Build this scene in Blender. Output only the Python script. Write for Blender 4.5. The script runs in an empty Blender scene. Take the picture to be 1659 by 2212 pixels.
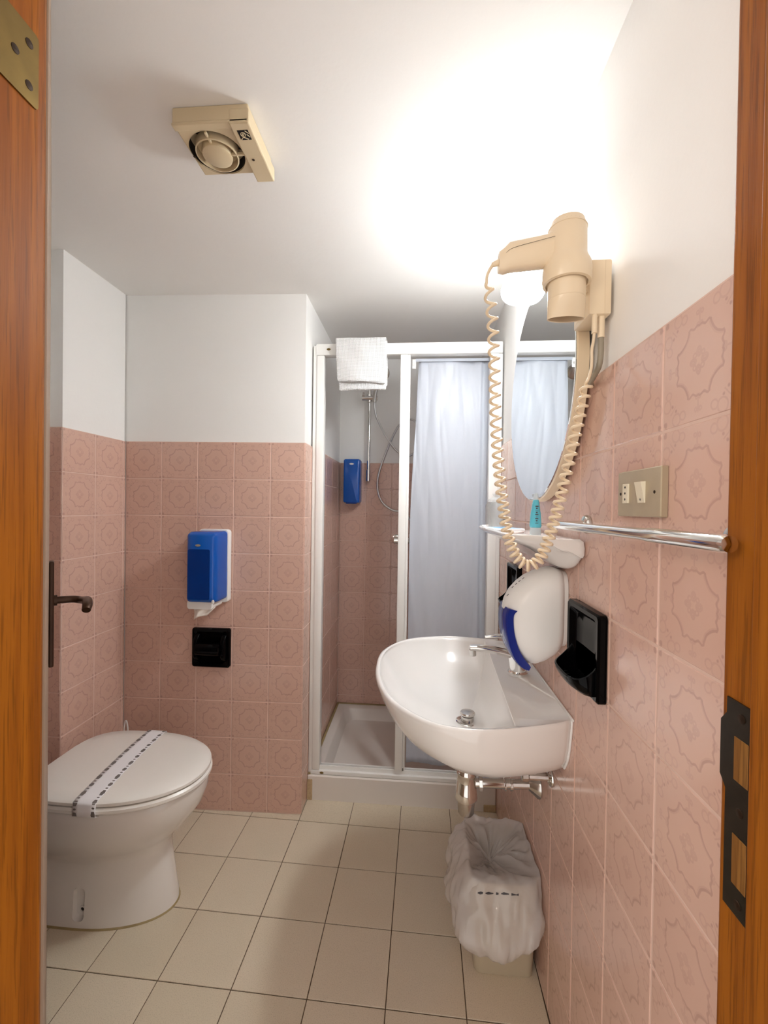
import bpy, bmesh, math, random
from mathutils import Vector, Matrix, noise as mnoise
random.seed(7)
PI = math.pi
S = bpy.context.scene
COL = S.collection

# ------------------------------------------------------------------ camera
CAM_H = 1.2475
cam_d = bpy.data.cameras.new('camera'); cam = bpy.data.objects.new('camera', cam_d); COL.objects.link(cam)
cam_d.sensor_fit = 'HORIZONTAL'; cam_d.sensor_width = 36.0; cam_d.lens = 925.06 * 36.0 / 1659.0
cam_d.clip_start = 0.01; cam_d.clip_end = 50
_r = Vector((0.9967551, 0.07915902, 0.01459871)); _u = Vector((-0.01536761, 0.0091129, 0.99984038)); _w = Vector((-0.07901335, 0.99682035, -0.01029982))
m = Matrix.Identity(4)
for i in range(3):
    m[i][0] = _r[i]; m[i][1] = _u[i]; m[i][2] = -_w[i]
m[0][3], m[1][3], m[2][3] = 0, 0, CAM_H
cam.matrix_world = m
S.camera = cam

# ------------------------------------------------------------------ world, added hall fill light, exposure
wd = bpy.data.worlds.new('world'); S.world = wd; wd.use_nodes = True
wd.node_tree.nodes['Background'].inputs[0].default_value = (1.0, 0.95, 0.90, 1)
wd.node_tree.nodes['Background'].inputs[1].default_value = 0.80
hl = bpy.data.lights.new('hall_fill', 'POINT'); hl.energy = 15.0; hl.color = (1.0, 0.88, 0.74); hl.shadow_soft_size = 0.25  # unseen light added out in the hall to brighten the right wall
hlo = bpy.data.objects.new('hall_fill', hl); COL.objects.link(hlo); hlo.location = (-0.95, -0.45, 1.75)
S.view_settings.view_transform = 'Standard'; S.view_settings.look = 'None'
S.view_settings.exposure = 0.76; S.view_settings.gamma = 1.0; S.view_settings.use_curve_mapping = False
LAMP_STRENGTH = 80.0

# ------------------------------------------------------------------ node expression helper
class X:
    nt = None
    def __init__(s, k): s.k = k
    @staticmethod
    def m(op, *a, clamp=False):
        n = X.nt.nodes.new('ShaderNodeMath'); n.operation = op; n.use_clamp = clamp
        for i, v in enumerate(a):
            if isinstance(v, X): X.nt.links.new(v.k, n.inputs[i])
            else: n.inputs[i].default_value = v
        return X(n.outputs[0])
    def __add__(s, o): return X.m('ADD', s, o)
    __radd__ = __add__
    def __sub__(s, o): return X.m('SUBTRACT', s, o)
    def __rsub__(s, o): return X.m('SUBTRACT', o, s)
    def __mul__(s, o): return X.m('MULTIPLY', s, o)
    __rmul__ = __mul__
    def __truediv__(s, o): return X.m('DIVIDE', s, o)
def xabs(a): return X.m('ABSOLUTE', a)
def xmin(a, b): return X.m('MINIMUM', a, b)
def xmax(a, b): return X.m('MAXIMUM', a, b)
def xlen(a, b): return X.m('SQRT', a * a + b * b)
def xstep(d, w, s):      # 1 where d < w, soft to w+s
    n = X.nt.nodes.new('ShaderNodeMapRange'); n.interpolation_type = 'SMOOTHSTEP'
    X.nt.links.new(d.k, n.inputs[0]); n.inputs[1].default_value = w; n.inputs[2].default_value = w + s
    n.inputs[3].default_value = 1; n.inputs[4].default_value = 0
    return X(n.outputs[0])
def coords(nt, kind='Object'):
    t = nt.nodes.new('ShaderNodeTexCoord'); sp = nt.nodes.new('ShaderNodeSeparateXYZ')
    nt.links.new(t.outputs[kind], sp.inputs[0])
    return X(sp.outputs[0]), X(sp.outputs[1]), X(sp.outputs[2]), t.outputs[kind]
def noise(nt, vec, scale, detail=3, rough=.5, stretch=None):
    if stretch:
        mp = nt.nodes.new('ShaderNodeMapping'); mp.inputs['Scale'].default_value = stretch
        nt.links.new(vec, mp.inputs[0]); vec = mp.outputs[0]
    n = nt.nodes.new('ShaderNodeTexNoise'); n.inputs['Scale'].default_value = scale; n.inputs['Detail'].default_value = detail
    n.inputs['Roughness'].default_value = rough
    nt.links.new(vec, n.inputs['Vector'])
    return X(n.outputs[0])
def mixc(nt, fac, a, b):
    n = nt.nodes.new('ShaderNodeMix'); n.data_type = 'RGBA'
    if isinstance(fac, X): nt.links.new(fac.k, n.inputs[0])
    else: n.inputs[0].default_value = fac
    for v, i in ((a, 6), (b, 7)):
        if isinstance(v, tuple): n.inputs[i].default_value = v + (1,)
        else: nt.links.new(v, n.inputs[i])
    return n.outputs[2]
def lin(*c):
    return tuple(((v / 255) / 12.92 if v / 255 <= .04045 else ((v / 255 + .055) / 1.055) ** 2.4) for v in c)
def new_mat(name):
    mt = bpy.data.materials.new(name); mt.use_nodes = True; X.nt = mt.node_tree
    return mt, mt.node_tree, mt.node_tree.nodes['Principled BSDF']
def bump(nt, p, h, strength, dist):
    b = nt.nodes.new('ShaderNodeBump'); b.inputs['Strength'].default_value = strength; b.inputs['Distance'].default_value = dist
    nt.links.new(h.k, b.inputs['Height']); nt.links.new(b.outputs[0], p.inputs['Normal'])
def simple(name, c, rough=.4, metal=0, var=.06, vscale=6, bmp=0, bscale=60, bdist=.002, coat=0, spec=.5, trans=0):
    mt, nt, p = new_mat(name)
    _, _, _, v = coords(nt)
    f = noise(nt, v, vscale)
    nt.links.new(mixc(nt, f, tuple(x * (1 - var) for x in c), tuple(min(1, x * (1 + var)) for x in c)), p.inputs['Base Color'])
    p.inputs['Roughness'].default_value = rough; p.inputs['Metallic'].default_value = metal
    p.inputs['Coat Weight'].default_value = coat; p.inputs['Specular IOR Level'].default_value = spec
    if trans: p.inputs['Transmission Weight'].default_value = trans
    if bmp: bump(nt, p, noise(nt, v, bscale), bmp, bdist)
    return mt

M = {}
M['paint'] = simple('white_paint', lin(243, 241, 238), .75, var=.02, vscale=3, bmp=.15, bscale=90, bdist=.0015)
M['ceiling'] = simple('ceiling_paint', lin(242, 239, 235), .85, var=.02, vscale=2, bmp=.2, bscale=70, bdist=.0015)
M['grout'] = simple('pink_grout', lin(220, 190, 176), .8, var=.06, vscale=30)
M['floor_grout'] = simple('brown_grout', lin(92, 74, 56), .9, var=.2, vscale=30)
M['ceramic'] = simple('white_ceramic', lin(238, 234, 230), .12, var=.012, vscale=4, coat=.4)
M['toilet'] = simple('toilet_ceramic', lin(232, 226, 220), .16, var=.012, vscale=4, coat=.3)
M['toilet_seat'] = simple('toilet_seat_plastic', lin(236, 231, 224), .28, var=.01, vscale=4)
M['white_plastic'] = simple('white_plastic', lin(240, 238, 235), .3, var=.02)
M['alu'] = simple('white_enamelled_profile', lin(240, 238, 234), .32, var=.02, vscale=8)
M['cream'] = simple('cream_plastic', lin(232, 212, 182), .3, var=.02)
M['beige'] = simple('beige_plastic', lin(226, 206, 176), .35, var=.02)
M['fan'] = simple('yellowed_plastic', lin(212, 193, 158), .4, var=.03, vscale=12)
M['fan_dark'] = simple('fan_dark_inside', lin(38, 30, 24), .7)
M['chrome'] = simple('chrome', (.78, .77, .75), .09, 1, var=.05, vscale=20)
M['chrome_dull'] = simple('worn_chrome', (.62, .60, .57), .2, 1, var=.15, vscale=25)
M['steel_hose'] = simple('metal_hose', (.62, .62, .62), .28, 1, var=.1, bmp=.5, bscale=250, bdist=.001)
M['black'] = simple('black_glazed_ceramic', lin(4, 4, 5), .09, var=.1, spec=.1)
M['blue'] = simple('blue_plastic', lin(8, 84, 176), .22, var=.05, vscale=5)
M['blue_dark'] = simple('blue_window', lin(6, 52, 128), .18, var=.12, vscale=9)
M['blue_gloss'] = simple('dark_blue_gloss', lin(10, 40, 130), .15, var=.05)
M['tissue'] = simple('tissue_paper', lin(232, 222, 212), .9, var=.03, bmp=.3, bscale=40, bdist=.002)
M['paper'] = simple('white_paper', lin(240, 238, 240), .7, var=.02)
M['bin'] = simple('bin_plastic', lin(208, 196, 172), .4, var=.03)
M['brass'] = simple('aged_brass', lin(120, 98, 52), .38, .85, var=.25, vscale=35)
M['bronze'] = simple('bronze_handle', lin(62, 40, 26), .35, .6, var=.2, vscale=25)
M['screw'] = simple('dark_screw', lin(52, 36, 22), .45, .7)
M['dark_metal'] = simple('tarnished_metal', lin(52, 47, 38), .32, .8, var=.5, vscale=40)
M['nickel'] = simple('brushed_nickel', lin(186, 172, 146), .34, .35, var=.08, vscale=60)
M['ivory'] = simple('ivory_plastic', lin(232, 222, 198), .35, var=.02)
M['hole'] = simple('dark_hole', lin(22, 18, 15), .8)
M['grey_plastic'] = simple('grey_plastic', lin(126, 122, 112), .4)
M['conduit'] = simple('grey_conduit', lin(150, 140, 122), .45, bmp=.5, bscale=180, bdist=.001)
M['sealant'] = simple('yellowed_sealant', lin(158, 138, 96), .6, var=.3, vscale=30)
M['print'] = simple('dark_print', lin(74, 72, 76), .7, var=.3, vscale=60)
M['white_door'] = simple('door_paint', lin(150, 128, 108), .5, var=.05)
M['pack_blue'] = simple('blue_sachet', lin(90, 170, 220), .3, var=.08, vscale=40)
M['pack_pink'] = simple('pale_sachet', lin(232, 214, 208), .5, var=.04)
M['tray'] = simple('shower_tray_acrylic', lin(228, 220, 212), .25, var=.025, vscale=8)

def pink_tile():
    mt, nt, p = new_mat('pink_patterned_tile')
    x, y, z, v = coords(nt)
    wob = (noise(nt, v, 45, 2) - .5) * .05
    wob2 = (noise(nt, v, 52, 2) - .5) * .05
    u = xabs(x * (1 / .075) + wob); w = xabs(y * (1 / .075) + wob2)
    a = xmax(u, w); b = xmin(u, w)
    # ogee frame: concave diagonals + flat shoulders + a cusp
    d1 = xmax(xabs(xlen(a - .62, b - .62) - .36), a - .555)
    d2 = xmax(xabs(a - .56 - X.m('SINE', b * 34) * .018), xabs(b - .14) - .13)
    d3 = xmax(xabs(xlen(a - .59, b - .035) - .035), .55 - a)
    frame = xmin(d1, d2)
    s_frame = xstep(frame, .011, .022)
    s_in = xstep(xabs(xmax(xabs(xlen(a - .62, b - .62) - .395), a - .53)), .006, .014)
    # sprig outside the cusp
    d5 = xmin(xmax(b, xabs(a - .74) - .09), xabs(xlen(a - .79, b - .055) - .03))
    # scrolls and corner motif
    d6 = xabs(xlen(a - .82, b - .40) - .075)
    d7 = xmax(xabs(xlen(a - .86, b - .58) - .11), .48 - b)
    d8 = xlen((a - .91) * .7, (b - .90)) - .028
    d9 = xmax(xabs(a - b), xabs(a + b - 1.36) - .12)
    d10 = xlen(a - .70, b - .60) - .012
    # centre flower
    d11 = xabs(xlen((a - .145) * .75, b) - .055)
    d12 = xabs(xlen(a - .10, b - .10) - .038)
    d13 = xabs(xlen((a - .145) * .75, b) - .026)
    thin = xmin(xmin(xmin(xmin(d3, d5), d6), xmin(d7, d9)), xmin(xmin(d11, d12), d13))
    s_thin = xstep(thin, .006, .022)
    s_dot = xstep(xmin(d8, d10), .0, .03)
    vary = noise(nt, v, 22, 3) * 1.1 + .25
    mask = X.m('MULTIPLY', xmax(xmax(s_frame * .72, s_in * .25), xmax(s_thin * .34, s_dot * .8)), vary, clamp=True)
    oi = nt.nodes.new('ShaderNodeObjectInfo')
    base = mixc(nt, X(oi.outputs['Random']), lin(214, 176, 160), lin(220, 183, 167))
    base2 = mixc(nt, noise(nt, v, 14, 4) * .5, base, lin(205, 166, 149))
    nt.links.new(mixc(nt, mask * .68, base2, lin(158, 122, 114)), p.inputs['Base Color'])
    p.inputs['Roughness'].default_value = .17; p.inputs['Coat Weight'].default_value = .15
    h = mask * -.6 + noise(nt, v, 25, 2) * .9
    bump(nt, p, h, .10, .002)
    return mt
M['tile'] = pink_tile()

def floor_tile():
    mt, nt, p = new_mat('cream_floor_tile')
    x, y, z, v = coords(nt)
    oi = nt.nodes.new('ShaderNodeObjectInfo')
    base = mixc(nt, X(oi.outputs['Random']), lin(214, 200, 176), lin(222, 208, 186))
    sp = noise(nt, v, 420, 3, .7)
    c2 = mixc(nt, xstep(sp, .40, .08) * .45, base, lin(176, 160, 136))
    nt.links.new(mixc(nt, noise(nt, v, 9, 4) * .35, c2, lin(202, 186, 160)), p.inputs['Base Color'])
    p.inputs['Roughness'].default_value = .36
    bump(nt, p, sp, .12, .001)
    return mt
M['floor_tile'] = floor_tile()

def wood(name, ca, cb, cc):
    mt, nt, p = new_mat(name)
    x, y, z, v = coords(nt, 'Object')
    g = noise(nt, v, 60, 5, .6, (1, 1, .035))
    g2 = noise(nt, v, 320, 3, .6, (1, 1, .03))
    blotch = noise(nt, v, 7, 2, .5, (1, 1, .35))
    c1 = mixc(nt, xstep(g, .36, .28), ca, cb)
    c2 = mixc(nt, xstep(g2, .36, .12) * .55, c1, cc)
    nt.links.new(mixc(nt, blotch * .4, c2, cb), p.inputs['Base Color'])
    p.inputs['Roughness'].default_value = .5; p.inputs['Specular IOR Level'].default_value = .15
    bump(nt, p, g2, .12, .001)
    return mt
M['wood'] = wood('varnished_oak', lin(158, 92, 18), lin(130, 70, 10), lin(90, 48, 6))
M['wood_raw'] = wood('raw_oak', lin(150, 104, 50), lin(120, 78, 34), lin(84, 54, 24))

def fabric_curtain():
    mt, nt, p = new_mat('curtain_plastic_fabric')
    x, y, z, v = coords(nt)
    nt.links.new(mixc(nt, noise(nt, v, 5), lin(228, 231, 239), lin(236, 239, 245)), p.inputs['Base Color'])
    p.inputs['Roughness'].default_value = .42
    bump(nt, p, noise(nt, v, 14, 4, .6, (2.2, 1, .5)),   .25, .008)
    tr = nt.nodes.new('ShaderNodeBsdfTranslucent'); tr.inputs[0].default_value = lin(226, 230, 239) + (1,)
    mx = nt.nodes.new('ShaderNodeMixShader'); mx.inputs[0].default_value = .48
    nt.links.new(p.outputs[0], mx.inputs[1]); nt.links.new(tr.outputs[0], mx.inputs[2])
    nt.links.new(mx.outputs[0], nt.nodes['Material Output'].inputs[0])
    return mt
M['curtain'] = fabric_curtain()

def towel_mat():
    mt, nt, p = new_mat('white_waffle_towel')
    x, y, z, v = coords(nt)
    h = X.m('SINE', (x + z) * 620) * X.m('SINE', (x - z) * 620)
    nt.links.new(mixc(nt, noise(nt, v, 30), lin(238, 237, 236), lin(246, 245, 244)), p.inputs['Base Color'])
    p.inputs['Roughness'].default_value = .95; p.inputs['Sheen Weight'].default_value = .3
    bump(nt, p, h + noise(nt, v, 400) * .8, .6, .003)
    return mt
M['towel'] = towel_mat()

def bag_mat():
    mt, nt, p = new_mat('translucent_bin_liner')
    x, y, z, v = coords(nt)
    nt.links.new(mixc(nt, noise(nt, v, 20), lin(238, 234, 232), lin(248, 245, 244)), p.inputs['Base Color'])
    p.inputs['Roughness'].default_value = .08; p.inputs['Specular IOR Level'].default_value = 1.0
    f = X.m('ABSOLUTE', noise(nt, v, 15, 2, .5, (1.3, 1.3, .8)) - .5)
    bump(nt, p, f, .6, .012)
    tl = nt.nodes.new('ShaderNodeBsdfTranslucent'); tl.inputs[0].default_value = (.85, .83, .82, 1)
    tp = nt.nodes.new('ShaderNodeBsdfTransparent')
    m1 = nt.nodes.new('ShaderNodeMixShader'); m1.inputs[0].default_value = .3
    m2 = nt.nodes.new('ShaderNodeMixShader'); m2.inputs[0].default_value = .40
    nt.links.new(p.outputs[0], m1.inputs[1]); nt.links.new(tl.outputs[0], m1.inputs[2])
    nt.links.new(m1.outputs[0], m2.inputs[1]); nt.links.new(tp.outputs[0], m2.inputs[2])
    nt.links.new(m2.outputs[0], nt.nodes['Material Output'].inputs[0])
    return mt
M['bag'] = bag_mat()

def clear_plastic(name, c, fac):
    mt, nt, p = new_mat(name)
    p.inputs['Base Color'].default_value = c + (1,); p.inputs['Roughness'].default_value = .12
    tp = nt.nodes.new('ShaderNodeBsdfTransparent'); tp.inputs[0].default_value = tuple(min(1, .4 + .6 * k) for k in c) + (1,)
    mx = nt.nodes.new('ShaderNodeMixShader'); mx.inputs[0].default_value = fac
    nt.links.new(p.outputs[0], mx.inputs[1]); nt.links.new(tp.outputs[0], mx.inputs[2])
    nt.links.new(mx.outputs[0], nt.nodes['Material Output'].inputs[0])
    return mt
M['clear'] = clear_plastic('clear_plastic_film', lin(232, 232, 232), .72)
M['gel'] = clear_plastic('blue_gel', lin(112, 216, 236), .25)
M['cap'] = clear_plastic('frosted_cap', lin(226, 234, 238), .3)

mt, nt, p = new_mat('mirror_silver'); p.inputs['Base Color'].default_value = (.86, .9, .91, 1); p.inputs['Metallic'].default_value = 1; p.inputs['Roughness'].default_value = .01
M['mirror'] = mt
mt, nt, p = new_mat('lamp_opal_glow'); p.inputs['Base Color'].default_value = (.9, .9, .9, 1)
p.inputs['Emission Color'].default_value = (.93, .975, 1.0, 1); 
_, _, zz_, _ = coords(nt)      # diffuser emission dimmed towards its top to soften the ceiling hot spot
nt.links.new((xstep(zz_, -.030, .060) * (LAMP_STRENGTH * .80) + LAMP_STRENGTH * .20).k, p.inputs['Emission Strength'])
M['glow'] = mt

# ------------------------------------------------------------------ mesh helpers
WL = {}
def link(o, parent, w):
    WL[o.name] = Vector(w)
    if parent is not None:
        o.parent = parent; o.location = Vector(w) - WL[parent.name]
    else: o.location = w
    COL.objects.link(o)
    return o
def tag(o, label=None, cat=None, group=None, kind=None):
    if label: o['label'] = label
    if cat: o['category'] = cat
    if group: o['group'] = group
    if kind: o['kind'] = kind
    return o
def thing(name, loc, label, cat, group=None):
    o = bpy.data.objects.new(name, None); o.empty_display_size = .02
    link(o, None, loc); WL[o.name] = Vector(loc)
    return tag(o, label, cat, group)
def part(name, geo, mat, parent=None, smooth=False, sub=0, solid=0, bev=0, bseg=2, label=None):
    vs, fs = geo
    vs = [Vector(q) for q in vs]
    lo = Vector([min(q[i] for q in vs) for i in range(3)]); hi = Vector([max(q[i] for q in vs) for i in range(3)])
    c = (lo + hi) / 2
    me = bpy.data.meshes.new(name); me.from_pydata([q - c for q in vs], [], fs); me.validate(); 
    bm = bmesh.new(); bm.from_mesh(me); bmesh.ops.recalc_face_normals(bm, faces=bm.faces); bm.to_mesh(me); bm.free()
    me.materials.append(M[mat] if isinstance(mat, str) else mat)
    if smooth:
        for f in me.polygons: f.use_smooth = True
        if smooth != 'all':
            try: me.set_sharp_from_angle(angle=math.radians(38))
            except Exception: pass
    o = bpy.data.objects.new(name, me)
    if bev:
        md = o.modifiers.new('bevel', 'BEVEL'); md.width = bev; md.segments = bseg; md.limit_method = 'ANGLE'
    if sub:
        md = o.modifiers.new('sub', 'SUBSURF'); md.levels = sub; md.render_levels = sub
    if solid:
        md = o.modifiers.new('solid', 'SOLIDIFY'); md.thickness = solid; md.offset = 0
    link(o, parent, c)
    if label: o['label'] = label
    return o
def join(*gs):
    V, Fa = [], []
    for v, f in gs:
        n = len(V); V += [tuple(q) for q in v]; Fa += [tuple(i + n for i in q) for q in f]
    return V, Fa
def box(a, b, bev=0, seg=2):
    bm = bmesh.new(); bmesh.ops.create_cube(bm, size=1)
    for v in bm.verts: v.co = Vector([(a[i] + b[i]) / 2 + v.co[i] * (b[i] - a[i]) for i in range(3)])
    if bev: bmesh.ops.bevel(bm, geom=bm.edges[:], offset=bev, segments=seg, affect='EDGES', profile=.5)
    g = ([v.co.copy() for v in bm.verts], [tuple(v.index for v in f.verts) for f in bm.faces]); 
    bm.verts.index_update(); g = ([v.co.copy() for v in bm.verts], [tuple(v.index for v in f.verts) for f in bm.faces])
    bm.free(); return g
def xf(g, mat): return [mat @ Vector(v) for v in g[0]], g[1]
def loft(rings, cap0=True, cap1=True, closed=True):
    V = [tuple(q) for r in rings for q in r]; n = len(rings[0]); Fa = []
    for i in range(len(rings) - 1):
        for j in range(n if closed else n - 1):
            k = (j + 1) % n
            Fa.append((i * n + j, i * n + k, (i + 1) * n + k, (i + 1) * n + j))
    if cap0: Fa.append(tuple(range(n - 1, -1, -1)))
    if cap1: Fa.append(tuple((len(rings) - 1) * n + j for j in range(n)))
    return V, Fa
def frame_of(d):
    d = Vector(d).normalized(); a = Vector((0, 0, 1)) if abs(d.z) < .9 else Vector((1, 0, 0))
    u = d.cross(a).normalized(); return u, d.cross(u).normalized()
def lathe(o, d, prof, n=32, sx=1, sy=1):
    o = Vector(o); d = Vector(d).normalized(); u, w = frame_of(d)
    rings = [[o + d * h + (u * math.cos(2 * PI * k / n) * sx + w * math.sin(2 * PI * k / n) * sy) * max(r, .0001) for k in range(n)] for r, h in prof]
    return loft(rings)
def cyl(a, b, r, n=24, bev=0):
    a, b = Vector(a), Vector(b); L = (b - a).length
    pr = [(r, 0), (r, L)] if not bev else [(r - bev, 0), (r, bev), (r, L - bev), (r - bev, L)]
    return lathe(a, b - a, pr, n)
def tube(pts, r, n=12, caps=True):
    pts = [Vector(q) for q in pts]; N = len(pts); rings = []
    t = (pts[1] - pts[0]).normalized(); u, w = frame_of(t)
    for i in range(N):
        t2 = (pts[min(i + 1, N - 1)] - pts[max(i - 1, 0)]).normalized()
        q = t.rotation_difference(t2); u = q @ u; w = q @ w; t = t2
        rr = r[i] if isinstance(r, (list, tuple)) else r
        rings.append([pts[i] + (u * math.cos(2 * PI * k / n) + w * math.sin(2 * PI * k / n)) * rr for k in range(n)])
    return loft(rings, caps, caps)
def spline(P, per=10, closed=False):
    P = [Vector(q) for q in P]; n = len(P); out = []
    for i in range(n if closed else n - 1):
        g = lambda k: P[k % n] if closed else P[max(0, min(n - 1, k))]
        p0, p1, p2, p3 = g(i - 1), g(i), g(i + 1), g(i + 2)
        for j in range(per):
            t = j / per
            out.append(.5 * ((2 * p1) + (p2 - p0) * t + (2 * p0 - 5 * p1 + 4 * p2 - p3) * t * t + (3 * p1 - p0 - 3 * p2 + p3) * t ** 3))
    if not closed: out.append(P[-1])
    return out
def resample(P, n, closed=False):
    Q = P + [P[0]] if closed else P
    L = [0]
    for i in range(1, len(Q)): L.append(L[-1] + (Q[i] - Q[i - 1]).length)
    out = []; k = 0; m_ = n if closed else n - 1
    for i in range(n):
        s = L[-1] * i / m_
        while k < len(Q) - 2 and L[k + 1] < s: k += 1
        d = L[k + 1] - L[k]; out.append(Q[k].lerp(Q[k + 1], (s - L[k]) / d if d > 0 else 0))
    return out
def rrect(w, h, r, n=5):
    out = []
    for cx, cy, a0 in ((w / 2 - r, h / 2 - r, 0), (-w / 2 + r, h / 2 - r, 90), (-w / 2 + r, -h / 2 + r, 180), (w / 2 - r, -h / 2 + r, 270)):
        for k in range(n + 1):
            a = math.radians(a0 + 90 * k / n); out.append((cx + r * math.cos(a), cy + r * math.sin(a)))
    return out
def prism(pts, z0, z1):
    return loft([[(x, y, z0) for x, y in pts], [(x, y, z1) for x, y in pts]])
def boolean_cut(o, cutters):
    for g in cutters:
        me = bpy.data.meshes.new('cut'); me.from_pydata([Vector(q) - WL[o.name] for q in g[0]], [], g[1])
        bm = bmesh.new(); bm.from_mesh(me); bmesh.ops.recalc_face_normals(bm, faces=bm.faces); bm.to_mesh(me); bm.free()
        c = bpy.data.objects.new('cut', me); COL.objects.link(c); c.location = WL[o.name]
        md = o.modifiers.new('b', 'BOOLEAN'); md.operation = 'DIFFERENCE'; md.object = c; md.solver = 'EXACT'
        bpy.context.view_layer.update()
        ev = o.evaluated_get(bpy.context.evaluated_depsgraph_get())
        nm = bpy.data.meshes.new_from_object(ev); o.modifiers.clear(); o.data = nm
        bpy.data.objects.remove(c); bpy.data.meshes.remove(me)

# ------------------------------------------------------------------ room shell
CEIL = 2.10; XR = .339; XL = -1.195; YB = 2.46; XP = -.453
def struct(name, geo, mat, **k):
    o = part(name, geo, mat, **k); o['kind'] = 'structure'; return o
struct('ceiling', box((-1.36, .25, CEIL), (.44, 2.56, CEIL + .06)), 'ceiling')
floor = struct('floor', box((-1.36, .25, -.06), (.44, 2.56, -.0025)), 'floor_grout')
wall_right = struct('wall_right', box((XR + .006, .25, 0), (.44, 2.56, CEIL)), 'paint')
wall_back = struct('wall_back', box((XP - .006, YB + .006, 0), (XR + .006, 2.56, CEIL)), 'paint')
PY0, PY1 = 1.665, 1.6895         # partition front: left end, right end (slightly out of square)
wall_part = struct('wall_partition', prism([(-1.36, PY0 + .0), (XL - .0, PY0 + .006), (XP - .006, PY1 + .006), (XP - .006, 2.56), (-1.36, 2.56)], 0, CEIL), 'paint')
wall_left = struct('wall_left', prism([(-1.36, 1.358), (XL - .006, 1.358), (XL - .006, PY0 + .0), (-1.36, PY0 + .0)], 0, CEIL), 'paint')
wall_alcove = struct('wall_alcove', box((-1.36, .47, 0), (-1.281, 1.358, CEIL)), 'paint')
struct('wall_front', join(box((-1.36, .30, 0), (-.435, .455, CEIL)), box((.345, .30, 0), (.44, .455, CEIL)), box((-.435, .30, 2.03), (.345, .455, CEIL))), 'paint')

# --- tiles: one shared mesh for full tiles, own meshes for cut ones
TW = .0735; TH = .006; BV = .0014
def tile_mesh(name, x0, x1, y0, y1, th, bv, mat):
    r = [(x0, y0, -th), (x1, y0, -th), (x1, y1, -th), (x0, y1, -th), (x0, y0, -bv), (x1, y0, -bv), (x1, y1, -bv), (x0, y1, -bv),
         (x0 + bv, y0 + bv, 0), (x1 - bv, y0 + bv, 0), (x1 - bv, y1 - bv, 0), (x0 + bv, y1 - bv, 0)]
    f = [(8, 9, 10, 11)]
    for i in range(4):
        k = (i + 1) % 4; f += [(i, k, 4 + k, 4 + i), (4 + i, 4 + k, 8 + k, 8 + i)]
    me = bpy.data.meshes.new(name); me.from_pydata(r, [], f); me.materials.append(mat); return me
FULL = tile_mesh('wall_tile', -TW, TW, -TW, TW, TH, BV, M['tile'])
CUT = {}
def wall_tiles(parent, o, ud, nrm, g0, u0, u1, ztop, zbot=.001, pitch=.15):
    """o: point on the tile face at u=0,z=0. ud: direction of u. Grid lines at g0 + k*pitch, rows down from ztop."""
    ud = Vector(ud).normalized(); nrm = Vector(nrm).normalized(); zd = Vector((0, 0, 1))
    if ud.cross(zd).dot(nrm) < 0: xd = -ud
    else: xd = ud
    rot = Matrix((xd, zd, nrm)).transposed().to_euler(); sgn = 1 if xd == ud else -1
    k0 = math.floor((u0 - g0) / pitch + 1e-6); k1 = math.ceil((u1 - g0) / pitch - 1e-6)
    nrow = math.ceil((ztop - zbot) / pitch - 1e-6)
    for k in range(k0, k1):
        for j in range(nrow):
            cu = g0 + (k + .5) * pitch; cz = ztop - (j + .5) * pitch
            a, b = max(u0 - cu, -TW), min(u1 - cu, TW); c, d = max(zbot - cz, -TW), TW
            if b - a < .006 or d - c < .006: continue
            if sgn < 0: a, b = -b, -a
            key = tuple(round(q, 4) for q in (a, b, c, d))
            if key == (-TW, TW, -TW, TW): me = FULL
            else:
                if key not in CUT: CUT[key] = tile_mesh('cut_wall_tile', a, b, c, d, TH, BV, M['tile'])
                me = CUT[key]
            t = bpy.data.objects.new('tile', me); t.rotation_euler = rot
            w = Vector(o) + ud * cu + zd * cz + nrm * random.uniform(-.0003, .0003)
            link(t, parent, w)
def grout(parent, o, ud, nrm, u0, u1, ztop):
    ud = Vector(ud).normalized(); nrm = Vector(nrm).normalized(); o = Vector(o)
    q = lambda u, n, z: o + ud * u + nrm * n + Vector((0, 0, z))
    g = loft([[q(u0, -.0058, .0005), q(u1, -.0058, .0005), q(u1, -.0012, .0005), q(u0, -.0012, .0005)], [q(u0, -.0058, ztop), q(u1, -.0058, ztop), q(u1, -.0012, ztop), q(u0, -.0012, ztop)]])
    part('grout', g, 'grout', parent)
# right wall
grout(wall_right, (XR, 0, 0), (0, 1, 0), (-1, 0, 0), .456, YB, 1.5088)
wall_tiles(wall_right, (XR, 0, 0), (0, 1, 0), (-1, 0, 0), .4786, .457, YB, 1.5088, pitch=.1504)
# partition front
pd = Vector((XP - XL, PY1 - PY0, 0)); PLEN = pd.length; pn = Vector((pd.y, -pd.x, 0))
grout(wall_part, (XL, PY0, 0), pd, pn, 0, PLEN - .004, 1.5032)
wall_tiles(wall_part, (XL, PY0, 0), pd, pn, .002, .002, PLEN - .003, 1.5032)
# partition return and shower side
grout(wall_part, (XP, 0, 0), (0, 1, 0), (1, 0, 0), PY1 + .004, YB, 1.5032)
wall_tiles(wall_part, (XP, 0, 0), (0, 1, 0), (1, 0, 0), PY1 + .090, PY1 + .003, YB, 1.5032)
# shower back
grout(wall_back, (0, YB, 0), (1, 0, 0), (0, -1, 0), XP, XR, 1.5032)
wall_tiles(wall_back, (0, YB, 0), (1, 0, 0), (0, -1, 0), XP + .001, XP + .001, XR, 1.5032)
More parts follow.
